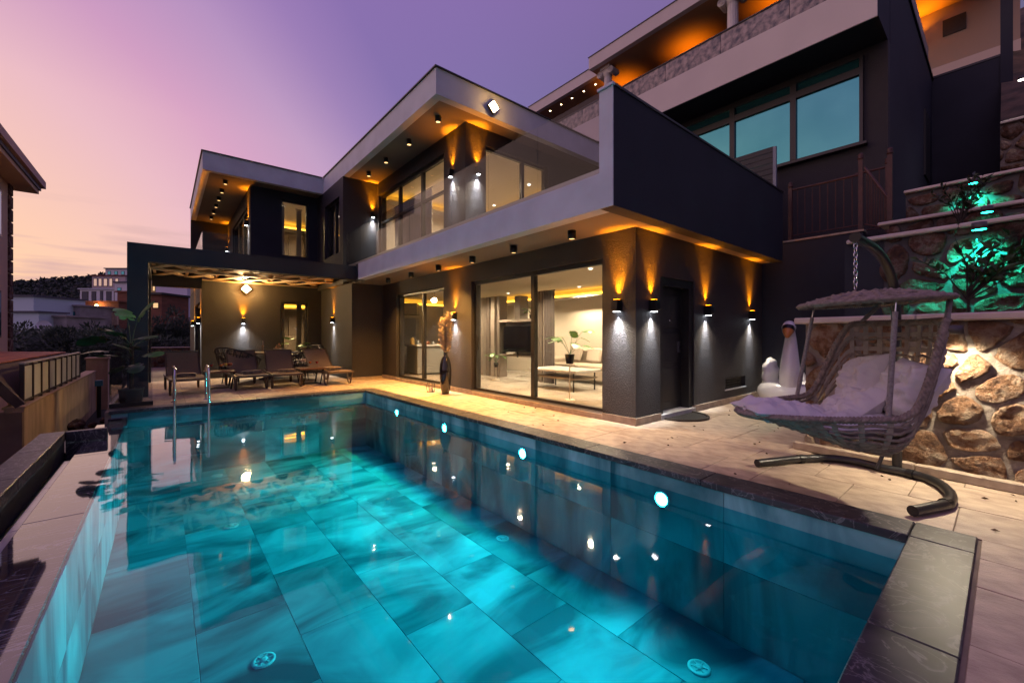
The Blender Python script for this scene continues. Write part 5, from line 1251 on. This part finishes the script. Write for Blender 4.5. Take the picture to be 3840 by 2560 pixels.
for z, az, ln, pit, s_, br in LV:
    a = rad(az - 40); p0 = V((0, .01, min(z - .15, 1.05))); p1 = V((ln * .8 * math.cos(a), ln * .8 * math.sin(a), z))
    o = monstera_leaf(s_ * 1.15).build('leaf', M_mon if br else M_mond, mo, p1); o.rotation_euler = (rad(r.uniform(-25, 25)), rad(-pit), a)
    MB().tube([p0, p0.lerp(p1, .5) + V((0, 0, .05)), p1], .006, 5).build('stalk', M_mond, mo)
def leaf_quads(m, p, d_, ln, wd, r):
    d_ = V(d_).normalized(); s_ = d_.cross(V((r.uniform(-1, 1), r.uniform(-1, 1), r.uniform(-.2, 1)))).normalized() * wd / 2; up_ = s_.cross(d_).normalized() * ln * .12
    a = p; b = p + d_ * ln * .45; c_ = p + d_ * ln
    m.add([a, b + s_ + up_, c_, b - s_ + up_], [(0, 1, 2), (0, 2, 3)])
def branch_tree(t_, base_h, tips, leafm, trunkm, r, ln, wd, nleaf, rtr=.014, up_=.3):
    MB().tube([(0, 0, 0), (.01, 0, base_h * .5), (0, .01, base_h)], [rtr, rtr * .9, rtr * .8], 8).build('trunk', trunkm, t_)
    cr_ = MB(); br = MB()
    for tx, ty, tz in tips:
        a = V((0, .01, base_h * r.uniform(.75, 1))); e = V((tx, ty, tz)); mid = a.lerp(e, .5) + V((r.uniform(-.04, .04), r.uniform(-.04, .04), .04))
        br.tube([a, mid, e], [rtr * .6, rtr * .45, rtr * .2], 5)
        for k in range(nleaf):
            f_ = r.uniform(.35, 1.05); p = (a.lerp(mid, f_ * 2) if f_ < .5 else mid.lerp(e, f_ * 2 - 1)); b_ = r.uniform(0, 2 * pi)
            d_ = (e - a).normalized() * .6 + V((math.cos(b_), math.sin(b_), r.uniform(-.3, .7)))
            leaf_quads(cr_, p, d_, ln * r.uniform(.6, 1.1), wd, r)
    br.build('branches', trunkm, t_); cr_.build('crown', leafm, t_)
M_bark = mat('dark_bark', (.035, .026, .02), .9, bump=.8, bs=50)
M_shr = leafmat('shrub_leaf', (.045, .075, .025), (.02, .04, .015), .4)
sh = thing('leafy_shrub', 'small leafy tree in the raised bed before the green lit middle wall', 'shrub', (6.12, .24, 1.33)); r = random.Random(9)
tips = [(r.uniform(-.25, .25), r.uniform(-.42, .45), r.uniform(.5, .92)) for _ in range(17)]
branch_tree(sh, .36, tips, M_shr, M_bark, r, .13, .045, 15)
sp = thing('thin_sapling', 'thin sapling beside the uppermost green glow', 'sapling', (7.5, .36, 2.34)); r = random.Random(10)
branch_tree(sp, .32, [(r.uniform(-.15, .15), r.uniform(-.22, .26), r.uniform(.55, .85)) for _ in range(13)], M_shr, M_bark, r, .09, .03, 16, .011)
# indoor plants
def pot_plant(loc, h, label, s_=1., stand=0.):
    t_ = thing('house_plant', label, 'house plant', loc); r = random.Random(int(loc[1] * 100))
    if stand: MB().tube([(0, 0, 0), (0, 0, stand)], .012, 8).build('stand_leg', M_ivory, t_); MB().lathe([(.10, 0), (.10, .012)], n=18).build('stand_foot', M_ivory, t_)
    MB().lathe([(.06 * s_, stand), (.085 * s_, stand + .16 * s_), (.07 * s_, stand + .16 * s_)], n=18).build('pot', M_black, t_)
    for k in range(9):
        a = 2 * pi * k / 9 + r.uniform(-.2, .2); p0 = V((0, 0, stand + .15 * s_)); p1 = V((.22 * s_ * math.cos(a), .22 * s_ * math.sin(a), stand + (.30 + h * r.random()) * s_))
        o = monstera_leaf(.22 * s_).build('leaf', M_mon, t_, p1); o.rotation_euler = (rad(r.uniform(-20, 20)), rad(r.uniform(-20, 40)), a); MB().tube([p0, p0.lerp(p1, .6) + V((0, 0, .04)), p1], .004, 5).build('stalk', M_mond, t_)
pot_plant((5.78, 5.22, .06), .35, 'green leafy plant in a black pot on a thin stand just inside the doors', 1.1, .68)
pot_plant((6.9, 8.9, .06), .25, 'small green plant beside the brown curtain in the living room', .8, .35)
pot_plant((7.6, 8.25, 1.721), .12, 'trailing plant on the shelf above the television', .7)
pot_plant((3.36, 14.98, 0), .3, 'dark leafy plant in front of the ground floor wing window', 1.1, .55)

# ================================================================== LEFT NEIGHBOURS
M_beige = mat('beige_render', (.60, .42, .28), .85, var=.35, vs=2.5, bump=.4, bs=25, stretch=(1, 1, .4)); M_dkwall = mat('brown_render', (.24, .15, .11), .85, var=.3, vs=2)
M_terr = mat('terracotta_tile', (.50, .15, .07), .75, var=.4, vs=8, randv=.2); M_timb = mat('weathered_timber', (.10, .06, .045), .8, var=.4, vs=4, stretch=(1, 6, 1))
bwl = thing('boundary_wall', 'beige rendered boundary wall below the frosted panel fence', 'wall', (-2.0, 11.8, -2.2))
B('wall_face', M_beige, bwl, -.25, 0, 0, 10.6, 0, 2.10); B('wall_top', mat('beige_top', (.42, .29, .19), .85), bwl, -.27, .015, -.02, 10.62, 2.10, 2.14)
gp = thing('gate_pillar', 'tall beige pillar at the far end of the boundary wall', 'pillar', (-1.98, 22.6, -2.2)); B('shaft', M_beige, gp, -.3, .3, 0, .6, 0, 2.55); B('cap', mat('beige_top', (.42, .29, .19), .85), gp, -.34, .34, -.04, .64, 2.55, 2.62)
fe = thing('panel_fence', 'low fence of frosted panels between dark posts on the boundary wall', 'fence', (-2.08, 12.1, -.06))
nP = 9; sp_ = 6.97 / nP
for k in range(nP + 1): B('post', mat('brown_post', (.05, .035, .03), .6), fe, -.03, .03, k * sp_ - .03, k * sp_ + .03, -.02, .77)
for k in range(nP): B('panel', mat('frosted_panel', (.78, .77, .68), .35, var=.1, vs=2), fe, -.008, .008, k * sp_ + .03, (k + 1) * sp_ - .03, .08, .72)
B('top_rail', mat('pale_rail', (.40, .36, .30), .5), fe, -.035, .035, -.03, 7.0, .77, .80); B('bottom_rail', mat('brown_post', (.05, .035, .03), .6), fe, -.02, .02, 0, 6.97, .04, .08)
ob = thing('outbuilding', 'low brown outbuilding with terracotta roof and exposed rafter behind the boundary wall', 'outbuilding', (-2.0, 11.8, -2.2))
B('wall', M_dkwall, ob, -4.5, 0, -.15, 0, 0, 2.05)
m = MB(); m.prism([(-4.6, 3.0), (-.38, 2.90), (-.13, 2.35), (-.13, 2.25), (-.5, 2.80), (-4.6, 2.9)], -.35, 8, 'y'); m.build('roof_deck', M_timb, ob)
for k in range(10):
    for q in range(9):
        y = -.3 + .8 * k; f0, f1 = q / 9, (q + 1) / 9
        a = V((-2.55 + 2.1 * f0, 0, 2.955 - .05 * f0))
        mm = MB().box(-.12, .14, .01, .79, 0, .035, c=.01); o = mm.build('roof_tile', M_terr, ob, (a.x + .12, y, a.z + .01)); o.rotation_euler = (0, rad(3), 0)
m = MB(); m.bar((-.50, -.42, 3.0), (.03, -.42, 2.20), .10, .13); m.build('rafter', M_timb, ob); B('fascia', M_timb, ob, -4.6, -.46, -.46, -.36, 2.78, 2.99)
nb_ = thing('neighbour_house', 'tall peach coloured neighbour house with overhanging eaves and stone quoins', 'house', (-4.0, 21.85, -2.2))
M_peach = mat('peach_render', (.66, .46, .31), .85, var=.1, vs=1.5)
B('wall', M_peach, nb_, -6, 0, -14, 0, 0, 9.0); 
for k in range(20): B('quoin', M_stone2, nb_, -.42 if k % 2 else -.34, .045, -.40, .045, k * .44 + .3, k * .44 + .71, c=.02)
B('eaves', M_peach, nb_, -6, .55, -14, .55, 8.55, 8.68); B('gutter', mat('slate_gutter', (.09, .10, .13), .6), nb_, -6, .60, -14, .60, 8.68, 8.80); B('roof_edge', mat('eave_pink', (.48, .34, .28), .8), nb_, -6, .70, -14, .70, 8.80, 9.05)
for z in (3.4, 6.6): f_ = B('window', M_frame, nb_, -.02, .02, -2.0, -1.2, z, z + 1.5); B('pane', M_teal, f_, .021, .03, -1.92, -1.28, z + .08, z + 1.42)
pc = thing('standpipe', 'dark upright pipe with a blue valve beside the boundary wall', 'pipe', (-1.75, 20.5, -2.2)); MB().tube([(0, 0, 0), (0, 0, 1.75)], .06, 10).build('pipe', M_black, pc); B('valve', mat('blue_valve', (.03, .12, .20), .5), pc, -.10, .10, -.08, .08, 1.7, 1.9)
rb = thing('rubble_heap', 'heap of brown rubble stones at the foot of the boundary wall', 'rubble', (-1.7, 14.6, -1.62)); r = random.Random(4)
for k in range(40):
    s_ = r.uniform(.08, .2); mm = MB().grid(lambda u, v: tuple(s_ * (1 + .35 * noise.noise(V((u * 6.28 * 1, v * 4, k)))) * c_ for c_ in (math.cos(2 * pi * u) * math.sin(pi * v), math.sin(2 * pi * u) * math.sin(pi * v), .7 * math.cos(pi * v))), 8, 6, cu=True)
    mm.build('rubble_stone', M_stone2, rb, (r.uniform(-.25, .5), r.uniform(-1.2, 2.5), .05 + .5 * r.random() * r.random()))

# ================================================================== TREES AND TOWN ON THE FAR SLOPE
M_olv = mat('olive_foliage', (.12, .145, .105), .7, col2=(.06, .08, .06), vs=1.8, randv=.3); M_drk = mat('dark_foliage', (.065, .092, .062), .7, col2=(.03, .045, .032), vs=1.5, randv=.3)
def crown_mesh(seed, n, lsz, rx=1., rz=.8):
    r = random.Random(seed); m = MB(); cl = []
    for k in range(26):
        a = r.uniform(0, 2 * pi); b = r.uniform(-.5, 1); q = r.uniform(.35, .95); cl.append((V((q * math.cos(a) * math.sqrt(1 - b * b * .6) * rx, q * math.sin(a) * math.sqrt(1 - b * b * .6) * rx, b * q * rz)), r.uniform(.18, .36)))
    for k in range(n):
        c_, s_ = cl[r.randrange(len(cl))]; d_ = V((r.gauss(0, 1), r.gauss(0, 1), r.gauss(0, 1))).normalized(); p = c_ + d_ * s_ * r.random() ** .35
        leaf_quads(m, p, d_ + V((0, 0, .3)), lsz * r.uniform(.6, 1.4), lsz * .45, r)
    return m.mesh('crown')
CROWNS = [crown_mesh(20 + k, 4200, .12) for k in range(4)]
for c_ in CROWNS: c_.materials.append(M_olv)
CROWND = []
for c_ in CROWNS: d_ = c_.copy(); d_.materials.clear(); d_.materials.append(M_drk); CROWND.append(d_)
def tree(px, py, dist, h, wd, label, k, dark=False, name='olive_tree', zb=None):
    """px, py: where the crown centre shows; dist: metres ahead"""
    py = max(py, py * 0 + 1212 + h / 2 * F_ / dist) if px < 480 else py; c_ = atd(px, py, dist); zb = gz(c_.x, c_.y) if zb is None else zb
    t_ = thing(name, label, 'tree', (c_.x, c_.y, zb), k * 1.3, 'trees on the slope below the terrace')
    cz = c_.z - zb; inst('crown', (CROWND if dark else CROWNS)[k % 4], t_, (0, 0, cz), (0, 0, 0), (wd / 2, wd / 2, h / 2))
    m = MB(); m.tube([(0, 0, 0), (.08 * wd * .2, 0, cz * .5), (0, .1, max(cz, .3))], [.05 * wd, .035 * wd, .02 * wd], 7)
    for a in range(4): m.tube([(0, 0, cz * .55), (.25 * wd * math.cos(a * 1.6), .25 * wd * math.sin(a * 1.6), cz + .1 * h)], [.025 * wd, .01 * wd], 5)
    m.build('trunk', M_bark, t_)
TR = [(80, 1310, 27, 4.6, 5.0, 'grey-green olive tree right beside the peach neighbour house', 0), (180, 1275, 30, 4.5, 4.8, 'grey-green olive tree behind the near end of the panel fence', 0), (270, 1255, 34, 5.0, 5.4, 'round olive tree behind the middle of the panel fence', 0),
      (335, 1300, 26, 4.8, 4.2, 'dark bush behind the far end of the panel fence', 1), (395, 1330, 25, 4.0, 3.4, 'dark bush above the beige gate pillar', 1), (440, 1250, 30, 5.0, 4.6, 'dark tree right behind the monstera plant', 1), (375, 1230, 42, 5.2, 6.0, 'broad olive tree below the houses with lit windows', 0),
      (385, 1440, 20, 2.8, 1.5, 'low bush beside the gate pillar and glass screen', 1), (610, 1325, 30, 4.2, 3.6, 'dark tree seen through the pergola beside its post', 1), (668, 1275, 31, 5.0, 3.8, 'tall dark tree seen through the pergola by the wing wall', 1), (640, 1325, 26, 2.6, 3.0, 'low dark bush above the far terrace wall', 1), (130, 1245, 44, 5.0, 7.0, 'olive tree below the pale blue house', 0)]
for k, (px, py, d_, h, wd, lb, dk) in enumerate(TR): tree(px, py, d_, h, wd, lb, k, bool(dk), 'dark_tree' if dk else 'olive_tree')

# houses: boxes with real depth standing on the slope; windows are built
def house(px0, px1, py0, py1, dist, mwall, label, mroof=None, wins=(), depth=7., extra=None, roofh=.25, win_m=None):
    a = atd(px0, py1, dist); b = atd(px1, py0, dist); wd = (px1 - px0) / F_ * dist; hh = (py1 - py0) / F_ * dist
    zb = min(a.z, gz(a.x, a.y)) - 1.0
    t_ = thing('hillside_house', label, 'house', (a.x, a.y, zb), -math.atan2(C_, S_), 'houses on the far hillside')
    H2 = b.z - zb
    B('wall', mwall, t_, 0, wd, 0, depth, 0, H2)
    rf = B('roof', mroof or M_conc, t_, -.25, wd + .25, -.3, depth + .2, H2, H2 + roofh)
    for u0, u1, v0, v1 in wins:
        f_ = B('window', M_frame, t_, u0 * wd, u1 * wd, -.05, .02, H2 - v1 * hh, H2 - v0 * hh); g_ = .12 * (u1 - u0) * wd
        B('pane', win_m or M_teal, f_, u0 * wd + g_, u1 * wd - g_, -.07, -.051, H2 - v1 * hh + g_, H2 - v0 * hh - g_)
    return t_, wd, H2, hh
M_pbl = mat('pale_blue_render', (.58, .68, .74), .85); M_pnk = mat('pinkish_render', (.55, .44, .43), .85); M_brk = mat('brown_timber_cladding', (.24, .09, .05), .8, var=.3, vs=1, stretch=(1, 1, 6)); M_con2 = mat('raw_concrete', (.42, .36, .34), .9, var=.3, vs=.6); M_wht = mat('white_render_far', (.75, .73, .75), .85)
M_lit = emis('lit_window', (1, .62, .30), .8); M_pinkw = emis('sunset_glow_pane', (.9, .55, .45), .55); M_slate = mat('slate_roof', (.10, .10, .12), .8)  # pink panes emit their own glow to imitate a reflected sunset
house(30, 126, 1112, 1166, 66, M_pbl, 'pale blue flat-roofed house block, upper storey beside the peach house', M_slate, (), 8)
house(30, 145, 1172, 1230, 62, M_pbl, 'pale blue flat-roofed house block, wider lower storey', M_slate, (), 4)
house(172, 250, 1188, 1300, 64, M_con2, 'raw concrete stepped house ruin below the dark scrub slope', M_con2, ((.15, .3, .2, .4),), 6)
house(190, 300, 1148, 1215, 72, M_con2, 'pinkish unfinished concrete house behind the stepped ruin', M_con2, ((.5, .62, .3, .6), (.72, .84, .3, .6)), 6)
t_, wd, H2, hh = house(304, 445, 1133, 1172, 78, M_brk, 'brown timber clad house front with a lit lamp', M_brk, (), 6); B('base_wall', M_beige, t_, 0, wd, -.3, 0, H2 - 2.2 * hh, H2 - 1.02 * hh)
lm = thing('porch_lamp', 'small lit porch lamp on the brown timber clad house', 'lamp', atd(362, 1145, 77.6)); MB().lathe([(0, -.25), (.22, -.1), (.22, .1), (0, .25)], n=12, cap=False).build('globe', emis('porch_glow', (1, .6, .2), 20), lm); B('bracket', M_black, lm, -.05, .05, -.1, .3, .2, .3); point(lm, (0, -.6, 0), 120, (1, .5, .15), .2)
house(300, 445, 1085, 1133, 92, M_wht, 'white terraced house with dark balcony openings above the timber one', M_conc, ((.05, .22, .15, .9), (.30, .42, .15, .9), (.52, .60, .1, .95), (.68, .82, .15, .9), (.88, .97, .15, .9)), 7, win_m=M_slate)
house(345, 470, 1035, 1080, 104, M_pnk, 'pink-lit house with upper panes made to glow like reflected sunset', mat('red_roof', (.20, .05, .04), .8), ((.05, .16, .2, .85), (.2, .3, .2, .85), (.35, .47, .2, .85), (.52, .62, .2, .85), (.7, .8, .2, .85)), 8, win_m=M_pinkw)
house(395, 480, 1008, 1036, 120, M_wht, 'small pale house near the hill crest behind the pergola post', M_slate, ((.1, .25, .3, .8), (.4, .55, .3, .8), (.7, .85, .3, .8)), 8)
house(430, 480, 1060, 1120, 88, M_wht, 'narrow white house wall beside the pergola post', M_slate, ((.2, .5, .3, .5),), 6)
house(440, 482, 1096, 1170, 80, M_brk, 'dark timber block beside the brown house by the pergola post', M_brk, (), 5)
for k, (a, b, c_) in enumerate(((62, 110, 1076), (128, 150, 1072), (160, 176, 1066), (205, 240, 1068))): house(a, b, c_, c_ + 14, 190, (M_pnk, M_wht, M_pnk, M_con2)[k], ('low house with red roof on the skyline by the peach house', 'tiny pale tower house on the skyline', 'tiny domed house on the skyline', 'low grey house on the skyline')[k], mat('red_roof', (.2, .05, .04), .8), (), 8)
t_, wd, H2, hh = house(562, 584, 1052, 1104, 55, mat('yellow_lit', (.6, .42, .15), .8), 'narrow yellow lit house corner seen through the pergola', M_conc, ((.55, .95, .3, .75),), 4, win_m=M_lit)  # yellow glow on this corner is put into the wall colour
house(584, 702, 1062, 1165, 52, mat('lavender_white', (.72, .66, .78), .85), 'large plain white house seen through the pergola', M_conc, (), 8)
house(560, 606, 1105, 1162, 48, M_brk, 'dark brown house block seen through the pergola', M_black, ((.3, .8, .5, .9),), 4, win_m=M_lit)
dh = thing('satellite_dish', 'pale satellite dish beside the pale blue house', 'satellite dish', atd(163, 1222, 58)); MB().lathe([(0, 0), (.5, .08), (.75, .22)], n=18, cap=False).build('dish', M_wht, dh).rotation_euler = (rad(75), 0, rad(20)); MB().tube([(0, 0, 0), (0, .1, -1.6)], .05, 6).build('mast', M_black, dh)
# scrub covering the slope
r = random.Random(77); m = MB()
for k in range(16000):
    d_ = r.uniform(45, 170); px = r.uniform(-60, 720); p = atd(px, 1260, d_); p.z = gz(p.x, p.y) + r.uniform(-.2, .8) * (.4 + d_ / 150); s_ = .011 * d_
    leaf_quads(m, p, (r.gauss(0, 1), r.gauss(0, 1), r.uniform(.1, 1)), s_ * r.uniform(.5, 1.2), s_ * .6, r)
tag(m.build('hillside_scrub', mat('hazed_scrub', (.060, .078, .062), .8, col2=(.035, .048, .042), vs=.4)), 'dark green scrub covering the far hillside', 'scrub', kind='stuff')  # paler, greyer green puts the distance haze into the leaf colour

# dry leaves blown across the terrace
r = random.Random(31); m = MB()
for k in range(46):
    x, y = (r.uniform(3.95, 5.1), r.uniform(-.8, 5.5)) if k % 3 else (r.uniform(5.2, 8.5), r.uniform(1.7, 3.1))
    a = r.uniform(0, 2 * pi); leaf_quads(m, V((x, y, .006)), (math.cos(a), math.sin(a), .12), r.uniform(.025, .055), .018, r)
tag(m.build('fallen_leaves', mat('dry_leaf', (.09, .05, .025), .9)), 'small dry brown leaves scattered over the travertine terrace', 'leaves', kind='stuff')
